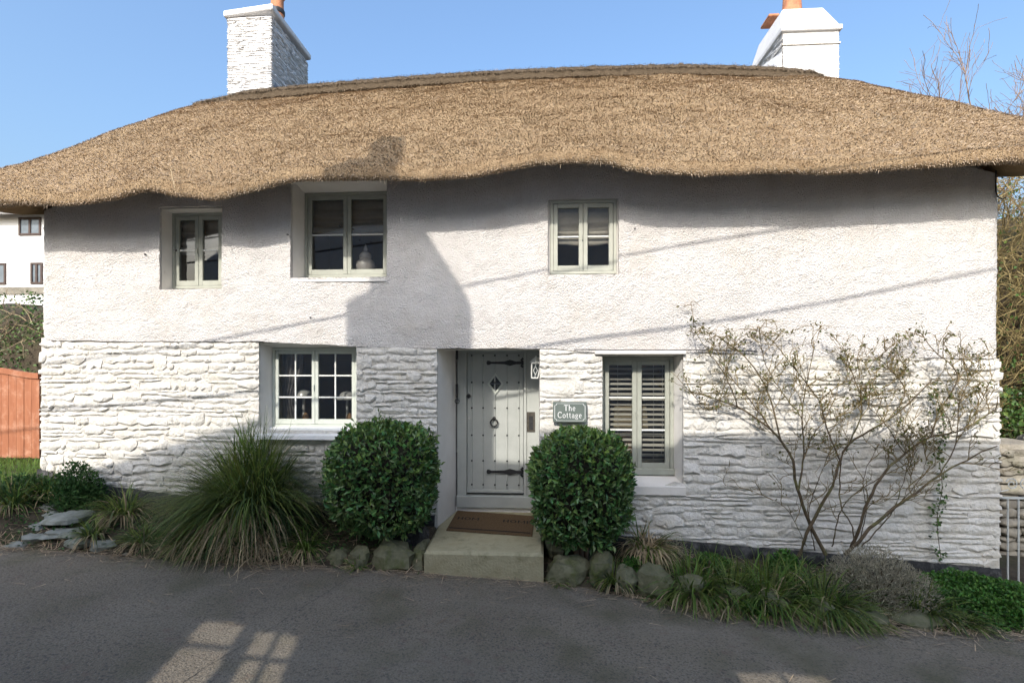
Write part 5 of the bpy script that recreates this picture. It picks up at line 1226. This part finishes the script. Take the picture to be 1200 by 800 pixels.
def twig(p, d, L, r0, lev):
    n = 6; pts = [np.array(p)]; d = np.array(d, float)
    for k in range(n):
        d = d + np.array((rr.gauss(0, .22), rr.gauss(0, .12), rr.gauss(.04, .20))); d /= np.linalg.norm(d); q = pts[-1] + d * L / n
        ZMAX = ZMX + .16 * nz(q[0], 3.1, 0, 2.6)
        if q[2] > ZMAX and rr.random() < .55: d[2] = -.3
        if q[1] > -.07: q[1] = -.07; d[1] = -abs(d[1])
        if q[1] < -.55: d[1] = abs(d[1])
        pts.append(q)
        if lev < 2 and k > 0 and rr.random() < (.62 if lev == 0 else .36):
            s = np.array((rr.choice((-1, 1)) * rr.uniform(.4, 1.0), rr.gauss(0, .3), rr.uniform(-.2, .8))); twig(q, d * .6 + s * .7, L * rr.uniform(.35, .65), r0 * .7, lev + 1)
    TW.add(pts, np.linspace(r0 * 1.15, .0022, n + 1), 4); tips.append((pts[-1], d))
    if lev >= 1: tips.append((pts[3], d))
for k, (pts, ra, rb) in enumerate(CAN):
    y0 = -.14 - .16 * rr.random(); P = [U(a, b, y0 + .05 * math.sin(i * 1.7 + k)) for i, (a, b) in enumerate(pts)]; P = smooth_path(P, 26); P[:, 1] = np.minimum(P[:, 1], -.075); P += np.array([[nz(i * .5, k, 0) * .015, nz(i * .5, k, 5) * .02, nz(i * .5, k, 9) * .015] for i in range(26)])
    T.add(P, np.linspace(ra, rb, 26), 7)
    for q in range(5, 26):
        top = UZ(950, 560 if q % 3 else 610, -.2)
        if P[q][2] > top and rr.random() < .52:
            d = P[min(q + 1, 25)] - P[q - 1]; d /= np.linalg.norm(d); s = np.array((rr.choice((-1, 1)) * rr.uniform(.3, .9), rr.gauss(-.1, .3), rr.uniform(.0, .9))); twig(P[q], d * .6 + s, rr.uniform(.16, .40), .0052, 0)
    tips.append((P[-1], d))
T.build('canes', MT['cane'], rose); o = TW.build('twigs', MT['twig'], rose); o['kind'] = 'stuff'
r = np.random.default_rng(5); Ps = []; Ds = []
for p, d in tips:
    if r.random() < .30 and p[2] > UZ(950, 545, -.2):
        for k in range(r.integers(1, 4)): Ps.append(p + r.normal(0, .015, 3)); Ds.append(d + r.normal(0, .8, 3))
for px, py, n in ((1079, 390, 46), (1090, 462, 30), (1093, 480, 34), (1095, 450, 24), (812, 376, 16), (818, 384, 10), (985, 408, 12), (860, 395, 12), (870, 412, 14), (915, 575, 10), (1058, 434, 14), (1028, 433, 12)):
    for k in range(n): Ps.append(U(px, py, -.22) + r.normal(0, 1, 3) * (.05, .03, .07)); Ds.append(r.normal(0, 1, 3))
Ps, Ds = np.array(Ps), np.array(Ds); n = len(Ps); L = r.uniform(.022, .05, n); V, Tq = leaf_arrays(Ps, Ds, r.normal(0, .6, (n, 3)) + (0, -.6, .7), L, L * .55)
mesh('leaves', V, Tq, MT['roseleaf'], rose)['kind'] = 'stuff'
# ivy strand climbing at the right of the rose
iv = thing('ivy_strand', U(1103, 650, -.12), 'thin green ivy strand climbing the wall near its right corner', 'ivy'); P = smooth_path([U(a, b, -.10) for a, b in ((1103, 655), (1098, 610), (1104, 570), (1100, 530), (1106, 500), (1096, 460))], 40); Tb = Tubes(); Tb.add(P, .004, 5); Tb.build('stem', MT['cane'], iv)
n = 190; q = r.integers(0, 40, n); Q_ = P[q] + r.normal(0, 1, (n, 3)) * (.035, .02, .03); L = r.uniform(.03, .055, n); V, Tq = leaf_arrays(Q_, r.normal(0, 1, (n, 3)), r.normal(0, .4, (n, 3)) + (0, -.8, .5), L, L * .8); mesh('leaves', V, Tq, MT['ivy'], iv)['kind'] = 'stuff'
# ------------------------------------------------------------------ left side: neighbour, hedge bank, orange gate, lawn
Yn = 16.0; Nx1 = UX(62, Yn); Nx0 = Nx1 - 13
zE = UZ(20, 251, Yn); zB = UZ(20, 336, Yn)
nb = thing('neighbour_house', ((Nx0 + Nx1) / 2, Yn + 3, zB - 1), 'white rendered neighbouring house with brown window frames behind the left gate', 'house')
MB().box(Nx0, Nx1, Yn, Yn + 6, zB - 3, zE).build('house_wall', MT['nwall'], nb)
m = MB(); m.add([(Nx0 - .3, Yn - .45, zE - .02), (Nx1 + .3, Yn - .45, zE - .02), (Nx1 + .3, Yn + 3, zE + 2.2), (Nx0 - .3, Yn + 3, zE + 2.2), (Nx1 + .3, Yn + 6.4, zE), (Nx0 - .3, Yn + 6.4, zE), (Nx0 - .3, Yn - .45, zE - .12), (Nx1 + .3, Yn - .45, zE - .12)], [(0, 1, 2, 3), (3, 2, 4, 5), (6, 7, 1, 0)]); m.build('roof', MT['nroof'], nb)
m = MB(); m.tube([(Nx0 - .3, Yn - .5, zE - .06), (Nx1 + .3, Yn - .5, zE - .06)], .09, 8); m.build('gutter', MT['gutter'], nb)
for l, r_, t_, b_ in ((22, 48, 255, 276), (-40, 7, 308, 333), (36, 50, 308, 333), (-60, -20, 255, 276)):
    xa, xb, za, zb = rect(l, r_, t_, b_, Yn - .02, 20); m = MB(); f_ = .09
    m.box(xa, xb, Yn - .05, Yn + .02, za, za + f_); m.box(xa, xb, Yn - .05, Yn + .02, zb - f_, zb); m.box(xa, xa + f_, Yn - .048, Yn + .02, za + f_, zb - f_); m.box(xb - f_, xb, Yn - .048, Yn + .02, za + f_, zb - f_); m.box((xa + xb) / 2 - .05, (xa + xb) / 2 + .05, Yn - .046, Yn + .02, za + f_, zb - f_)
    w = m.build('window', MT['brownframe'], nb)
    for a, b in ((xa + f_, (xa + xb) / 2 - .05), ((xa + xb) / 2 + .05, xb - f_)): MB().add([(a, Yn - .012, za + f_), (b, Yn - .012, za + f_), (b, Yn - .012, zb - f_), (a, Yn - .012, zb - f_)], [(0, 1, 2, 3)]).build('pane', mk('neighbour_glass', (.10, .12, .14), (.16, .19, .22), 2, .08, spec=.8), w)
MB().box(Nx0, Nx1, Yn - .06, Yn - .001, zB - .35, zB - .02).build('plinth_band', MT['rubble'], nb)

def twig_mass(T, box, n, L, r0, seed, upv=(0, 0, .6), seg=5):
    r = np.random.default_rng(seed)
    for k in range(n):
        p = np.array([r.uniform(a, b) for a, b in box]); d = r.normal(0, .7, 3) + upv; d /= np.linalg.norm(d); pts = [p]; ln = L * r.uniform(.5, 1.2)
        for q in range(seg): d = d + r.normal(0, .25, 3); d /= np.linalg.norm(d); pts.append(pts[-1] + d * ln / seg)
        T.add(pts, np.linspace(r0 * r.uniform(.5, 1.2), .002, seg + 1), 3)
def leaf_mass(name, mat, parent, box, n, size, seed, fz=None, asp=.8):
    r = np.random.default_rng(seed); P = np.stack([r.uniform(a, b, n) for a, b in box], 1)
    if fz is not None: P = P[fz(P)]
    n = len(P); L = r.uniform(.6, 1.2, n) * size; V, T = leaf_arrays(P, r.normal(0, 1, (n, 3)) + (0, -.3, -.2), r.normal(0, .5, (n, 3)) + (0, -.7, .6), L, L * asp); o = mesh(name, V, T, MT[mat], parent); o['kind'] = 'stuff'; return o
def bank(name, x0, x1, y0, y1, ztop, zbot, mat, parent, lump=.15, seed=0.0):
    """lumpy earth bank with a rounded top"""
    xs = np.linspace(x0, x1, 30); prof = [(y0, zbot), (y0 + .02, zbot + (ztop - zbot) * .35), (y0 + .08 * (y1 - y0), zbot + (ztop - zbot) * .7), (y0 + .25 * (y1 - y0), zbot + (ztop - zbot) * .93), (y0 + .55 * (y1 - y0), ztop), (y1, ztop - .1), (y1 + .02, zbot)]
    V = [(x, y + lump * noise.noise((x * 1.3 + seed, z * 1.3, 0)), z + lump * noise.noise((x * 1.1, y * 2, seed))) for x in xs for y, z in prof]; k = len(prof)
    return mesh(name, V, np.array([(a * k + b, (a + 1) * k + b, (a + 1) * k + b + 1, a * k + b + 1) for a in range(29) for b in range(k - 1)]), MT[mat], parent, True)
Yh = 5.2; x1h = UX(60, Yh); x0h = x1h - 8; zt_, zb_ = UZ(20, 345, Yh), UZ(20, 470, Yh)
hg = thing('hedge_bank', ((x0h + x1h) / 2, Yh, zb_), 'shady overgrown hedge bank behind the orange gate', 'hedge')
bank('earth_bank', x0h, x1h, Yh, Yh + 2.2, zt_ - .12, zb_ - 1, 'earth', hg, .2, 3.0)
leaf_mass('ivy_leaves', 'ivy', hg, ((x0h, x1h), (Yh - .2, Yh + .5), (zb_ - .3, zt_ + .05)), 9000, .08, 3, lambda P: np.array([noise.noise((p[0] * 1.6, p[1], p[2] * 1.6)) for p in P]) > -.05)
T = Tubes(); twig_mass(T, ((x1h - 2.2, x1h), (Yh - .3, Yh), (zt_ - 1.2, zt_ - .3)), 40, .9, .012, 4, (0, -.3, .1)); o = T.build('bare_twigs', MT['sedge_dry'], hg); o['kind'] = 'stuff'

Yg = 1.1; zgr = float(gz(XL - .5, Yg)); gx1 = UX(46, Yg); gx0 = gx1 - 1.7
og = thing('wooden_gate', ((gx0 + gx1) / 2, Yg, zgr), 'orange stained board gate with curved top at the left of the cottage', 'gate')
ga = lambda x: UZ(0, 431, Yg) - (UZ(0, 431, Yg) - UZ(0, 438, Yg)) * sstep(UX(-10, Yg), gx1, x) * 1.0
nbd = 13; wbd = (gx1 - gx0) / nbd
for k in range(nbd):
    a, b = gx0 + wbd * k + .003, gx0 + wbd * (k + 1) - .003
    m = MB(); d_ = rnd.uniform(0, .004); za, zb = float(ga(a)), float(ga(b)); zz = zgr + .02 + rnd.uniform(0, .01)
    m.add([(a, Yg + d_, zz), (b, Yg + d_, zz), (b, Yg + d_, zb), (a, Yg + d_, za), (a, Yg + .025, zz), (b, Yg + .025, zz), (b, Yg + .025, zb), (a, Yg + .025, za)], [(0, 1, 2, 3), (4, 7, 6, 5), (0, 3, 7, 4), (1, 5, 6, 2), (3, 2, 6, 7), (0, 4, 5, 1)]); m.build('board', MT['orange'], og)
V = []; xs = np.linspace(gx0, gx1, 16)
for x in xs: z = float(ga(x)); V += [(x, Yg - .02, z - .075), (x, Yg - .02, z + .012), (x, Yg + .045, z + .012), (x, Yg + .045, z - .075)]
mesh('top_rail', V, np.array([(4 * k + j, 4 * k + 4 + j, 4 * k + 4 + (j + 1) % 4, 4 * k + (j + 1) % 4) for k in range(15) for j in range(4)]), MT['orange'], og)
MB().box(gx0, gx1, Yg + .026, Yg + .07, zgr + .25, zgr + .37).build('ledge', MT['orange'], og)
# lawn
r = np.random.default_rng(2); n = 9000; X_ = r.uniform(-9.0, XL + .02, n); Yv = r.uniform(-.55, Yg, n); P = np.stack((X_, Yv, gz(X_, Yv) - .01), 1)
V, Q = blade_arrays(P, np.stack((r.normal(0, .35, n), r.normal(0, .35, n), np.ones(n)), 1), r.uniform(.04, .10, n), r.uniform(.004, .008, n), r.uniform(.2, 1.0, n), 3); meta(mesh('lawn', V, Q, MT['grass_bright']), 'short bright grass in front of the orange gate', 'grass', kind='stuff')

# ------------------------------------------------------------------ right side: iron gate, rubble wall, hedge, bare tree
Yi = .15; ix0 = UX(1156, Yi); ix1 = ix0 + 1.0; zt_ = UZ(1180, 583, Yi); zb_ = UZ(1180, 697, Yi); sp = (UX(1168.5, Yi) - ix0)
ig = thing('iron_gate', ((ix0 + ix1) / 2, Yi, zb_ - .1), 'pale grey metal bar gate with scrolls at the right end of the cottage', 'gate')
for k in range(9):
    x = ix0 + sp * k
    if x < ix1: m = MB(); m.tube([(x, Yi, zb_ - (.08 if k == 0 else 0)), (x, Yi, zt_)], .010 if k else .014, 8); m.build('bar', MT['galv'], ig)
for z in (zt_, zb_): MB().box(ix0 - .01, ix1, Yi - .010, Yi + .010, z - .012, z + .012).build('rail', MT['galv'], ig)
m = MB()
for cx_, s in ((ix0 + .30, 1), (ix0 + .46, -1)):
    pts = [(cx_ + s * (.02 + .055 * (a / 9.0)) * math.cos(a), Yi, zt_ + .17 + (.02 + .055 * (a / 9.0)) * math.sin(a)) for a in np.linspace(0, 9, 30)]; m.tube(pts, .007, 6)
m.tube([(ix0 + .05, Yi, zt_ + .01), (ix0 + .14, Yi, zt_ + .07), (ix0 + .26, Yi, zt_ + .10)], .007, 6); m.build('scroll', MT['galv'], ig)
m = MB(); m.box(ix0 - .10, ix0 - .03, Yi - .02, Yi + .03, zt_ - .05, zt_ + .05); m.build('hinge_bracket', MT['iron'], ig)

Yw = 1.15; wx0, wx1 = UX(1171, Yw), UX(1171, Yw) + 4.0; wt = UZ(1190, 535, Yw); wb = UZ(1190, 700, Yw)
rw = thing('rubble_wall', ((wx0 + wx1) / 2, Yw, wb), 'rough stone garden wall behind the iron gate', 'wall')
MB().box(wx0, wx1, Yw + .06, Yw + .5, wb - .5, wt - .03).build('wall_core', MT['earth'], rw)
r2 = random.Random(8); z = wb - .3
while z < wt:
    h = r2.uniform(.07, .15); x = wx0
    while x < wx1:
        w = r2.uniform(.16, .5); s = stone_mesh(x, x + w, lambda q, z=z: z + .01 * nz(q, z, 0, 5), lambda q, z=z, h=h: z + h + .01 * nz(q, z + h, 0, 5), r2.uniform(.0, .06), r2, .10)
        if s and x < wx0 + 2.2: mesh('stone', s[0] + np.array((0, Yw, 0)), [s[1], s[2]], MT['rubble'], rw, True)
        x += w
    z += h
for k, x in enumerate(np.arange(wx0 + .3, wx1, .62)): rock(x, Yw + .22, wt + .06 + .12 * (k > 0) , .36, .3, .16, 300 + k * 2.1, rw, 'rubble', 'cope_stone')

hx0 = UX(1150, 2.6); ht = UZ(1190, 205, 2.6); hb = UZ(1190, 520, 2.6)
rh = thing('twiggy_hedge', (hx0 + 2, 3, hb), 'tall tangled hedge of bare stems and ivy beyond the right corner', 'hedge')
T = Tubes(); twig_mass(T, ((hx0, hx0 + 3.2), (2.3, 3.6), (hb, ht - .1)), 2600, 1.0, .010, 6, (0, -.1, .35)); o = T.build('bare_stems', MT['hedgetwig'], rh); o['kind'] = 'stuff'
bank('hedge_bank', hx0 - .3, hx0 + 5, 3.3, 5.4, ht - .3, hb - 1.5, 'earth', rh, .25, 9.0)
leaf_mass('ivy_leaves', 'ivy', rh, ((hx0 - .2, hx0 + 3.2), (1.9, 2.9), (hb - .2, UZ(1190, 425, 2.2))), 8000, .075, 7, lambda P: np.array([noise.noise((p[0] * 1.8, p[1], p[2] * 1.8)) for p in P]) > -.12)
leaf_mass('upper_ivy', 'ivy', rh, ((hx0 - .2, hx0 + 3.2), (2.0, 3.2), (hb, ht)), 1500, .06, 8)

def branch(T, p, d, L, r0, lev, rng):
    n = 6; pts = [np.array(p, float)]; d = np.array(d, float)
    for k in range(n):
        d = d + rng.normal(0, .13, 3) + (0, 0, .04); d /= np.linalg.norm(d); pts.append(pts[-1] + d * L / n)
        if lev < 3 and k > 0:
            for c_ in range(2 if lev else 1):
                if rng.random() < .62: s = rng.normal(0, .75, 3) + (0, 0, .45); branch(T, pts[-1], d * .75 + s * .7, L * rng.uniform(.42, .68), r0 * .55, lev + 1, rng)
    T.add(pts, np.linspace(r0, max(r0 * .35, .005), n + 1), 6 if lev == 0 else 4)
for k, (px, Y, top, lab) in enumerate(((1150, 8.5, 100, 'bare leafless tree rising behind the right end of the roof'), (1215, 7.6, 60, 'bare leafless tree at the right edge of the picture'))):
    x = UX(px, Y); zg = float(gz(x, Y)); H = UZ(px, top, Y) - zg; rng = np.random.default_rng(40 + k)
    tr = thing('bare_tree', (x, Y, zg), lab, 'tree', 'bare trees beyond the cottage'); T = Tubes(); C_ = Tubes()
    trunk = [(x, Y, zg - .1), (x + .05, Y, zg + H * .2), (x - .05, Y + .1, zg + H * .45), (x + .08, Y + .1, zg + H * .7)]
    T.add(smooth_path(trunk, 14), np.linspace(.13, .06, 14), 9); T.build('trunk', MT['bare'], tr)
    for q in range(13): a = rng.uniform(0, 2 * math.pi); zq = rng.uniform(.35, .7); branch(C_, (x + rng.normal(0, .05), Y, zg + H * zq), (math.cos(a) * .7, math.sin(a) * .7, .9), H * rng.uniform(.22, .34), .028, 0, rng)
    o = C_.build('crown', MT['bare'], tr)

# ------------------------------------------------------------------ across the road, behind the viewpoint: what shades the road and the foot of the wall
YO = -7.3
def caster(px, py, Yw_=0.0):
    """point on the plane YO whose shadow falls on the measured place of the cottage wall"""
    p = U(px, py, Yw_); t_ = (Yw_ - YO) / -SUNV[1]; return p + SUNV * t_
def caster_road(px, py):
    d = RIGHT * (px - 600) / F + UP * (HOR - py) / F + FWD
    for t_ in np.arange(2.0, 9, .004):
        p = EYE + d * t_
        if p[2] < float(z_road(p[0])) + .01: break
    return p + SUNV * ((p[1] - YO) / -SUNV[1])
sk = [caster(a, b) for a, b in ((-60, 640), (40, 566), (140, 541), (215, 516), (300, 492), (330, 486), (403, 486), (550, 500), (620, 505), (790, 508), (1000, 511), (1170, 517), (1330, 530))]
xsk = np.array([p[0] for p in sk]); zsk = np.array([p[2] for p in sk])
oh = thing('opposite_shade_wall', (0, YO, 0), 'unseen white wall added across the road for its shade, with made-up slanted light openings', 'wall')
hp = [caster_road(a, b) for a, b in ((243, 722), (291, 729), (246, 806), (172, 806))]; hq = [caster_road(a, b) for a, b in ((307, 733), (355, 743), (330, 806), (268, 806))]; hr = [caster_road(a, b) for a, b in ((856, 782), (962, 786), (990, 812), (880, 812))]  # openings made up and slanted so sun draws bright patches on the road
holes = [[(p[0], p[2]) for p in h] for h in (hp, hq, hr)]
def in_poly(x, z, poly):
    c = False; n_ = len(poly)
    for k in range(n_):
        (xa, za), (xb, zb) = poly[k], poly[k - 1]
        if (za > z) != (zb > z) and x < (xb - xa) * (z - za) / (zb - za) + xa: c = not c
    return c
hx = [p[0] for h in holes for p in h]; hz = [p[1] for h in holes for p in h]
xs = np.concatenate((np.arange(xsk[0], min(hx) - .1, .15), np.arange(min(hx) - .1, max(hx) + .1, .025), np.arange(max(hx) + .1, xsk[-1], .15), [xsk[-1]]))
zs = np.concatenate((np.arange(-1.0, min(hz) - .1, .2), np.arange(min(hz) - .1, max(hz) + .1, .025), np.arange(max(hz) + .1, 8.0, .10)))
V = []; Q = []; nx = len(xs)
zt_at = lambda x: float(np.interp(x, xsk, zsk))
ztx = [zt_at(x) for x in xs]
for z in zs:
    for x, zt in zip(xs, ztx): V.append((x, YO, min(z, zt)))
for a in range(len(zs) - 1):
    zm = (zs[a] + zs[a + 1]) / 2; chk = min(hz) < zm < max(hz)
    for b in range(nx - 1):
        xm = (xs[b] + xs[b + 1]) / 2
        if zs[a] >= max(ztx[b], ztx[b + 1]) or (chk and any(in_poly(xm + .02 * nz(xm, zm, 0, 6), zm + .02 * nz(xm, zm, 5, 6), h) for h in holes)): continue
        i = a * nx + b; Q.append((i, i + 1, i + nx + 1, i + nx))
VV, QQ = with_returns(np.array(V), Q, -.06)
nV = len(VV); back = np.array(V) + (0, -.06, 0); VV = np.concatenate((VV, back)); QQ = np.concatenate((QQ, np.array(Q)[:, ::-1] + nV)); mesh('wall_face', VV, QQ, MT['nwall'], oh)
def patch_bar(h, u0, v0, u1, v1, rad):
    h = [np.array((p[0], YO - .03, p[1])) for p in h]; q = lambda u, v: (h[0] * (1 - u) + h[1] * u) * (1 - v) + (h[3] * (1 - u) + h[2] * u) * v
    m = MB(); m.tube([q(u0, v0), q(u1, v1)], rad, 6); m.build('glazing_bar', MT['white'], oh)  # added bars that only divide the light patches, no real glazing
patch_bar(holes[0], 0, .42, 1, .42, .022); patch_bar(holes[1], 0, .52, 1, .52, .022); patch_bar(holes[1], .5, 0, .5, 1, .02); patch_bar(holes[2], .5, 0, .5, 1, .02)
# its chimney, with sloping shoulder and pots
stack = [caster(a, b) for a, b in ((403, 520), (550, 520), (550, 352), (541, 335), (497, 266), (480, 225), (432, 225), (432, 300), (432, 335), (405, 350))]
m = MB(); m.prism([(p[0], p[2]) for p in stack], YO - .16, YO - .065); chm = m.build('chimney_stack', MT['nwall'], oh)
def roof_caster(px, py):
    d = RIGHT * (px - 600) / F + UP * (HOR - py) / F + FWD
    for t_ in np.arange(5, 11, .01):
        p = EYE + d * t_; zs_ = float(lip_s(p[0])) + .2 + (p[1] + OV) * (float(rid(np.clip(p[0], XR0, XR1))) - float(lip_s(p[0]))) / (RY + OV)
        if p[1] > -.7 and p[2] < zs_: break
    return p + SUNV * ((p[1] - YO) / -SUNV[1])
pp = [roof_caster(a, b) for a, b in ((378, 212), (380, 196), (430, 188), (436, 168), (448, 159), (474, 160), (470, 180), (456, 200), (462, 212))]
low_ = [(stack[5][0], stack[5][2]), (stack[6][0], stack[6][2])]
m = MB(); m.prism([(p[0], p[2]) for p in pp] + low_, YO - .15, YO - .07); m.build('chimney_cowl', MT['terracotta'], oh)

# ------------------------------------------------------------------ overhead cables above the road
def cable(pts, name_label, rad, YWi, Yw_=0.0):
    P = []
    for a, b in pts: p = U(a, b, Yw_); P.append(p + SUNV * ((Yw_ - YWi) / -SUNV[1]))
    P = np.array(P); P = P[np.argsort(P[:, 0])]
    s0 = (P[1] - P[0]) / (P[1][0] - P[0][0]); s1 = (P[-1] - P[-2]) / (P[-1][0] - P[-2][0])
    Pq = [P[0] - s0 * 14] + list(P) + [P[-1] + s1 * 14]; Tb = Tubes(); Tb.add(smooth_path(Pq, 90), rad, 6); o = Tb.build('overhead_cable', MT['wire']); meta(o, name_label, 'cable', 'cables strung above the road')
cable([(1174, 315), (1000, 348), (820, 380), (650, 403), (480, 432), (310, 457), (150, 474), (42, 481)], 'thick cable over the road casting the lower shadow line on the wall', .021, -4.0)
cable([(920, 270), (727, 301), (545, 336), (400, 371), (240, 402), (45, 428)], 'thin cable over the road casting the upper shadow line on the wall', .016, -3.7)
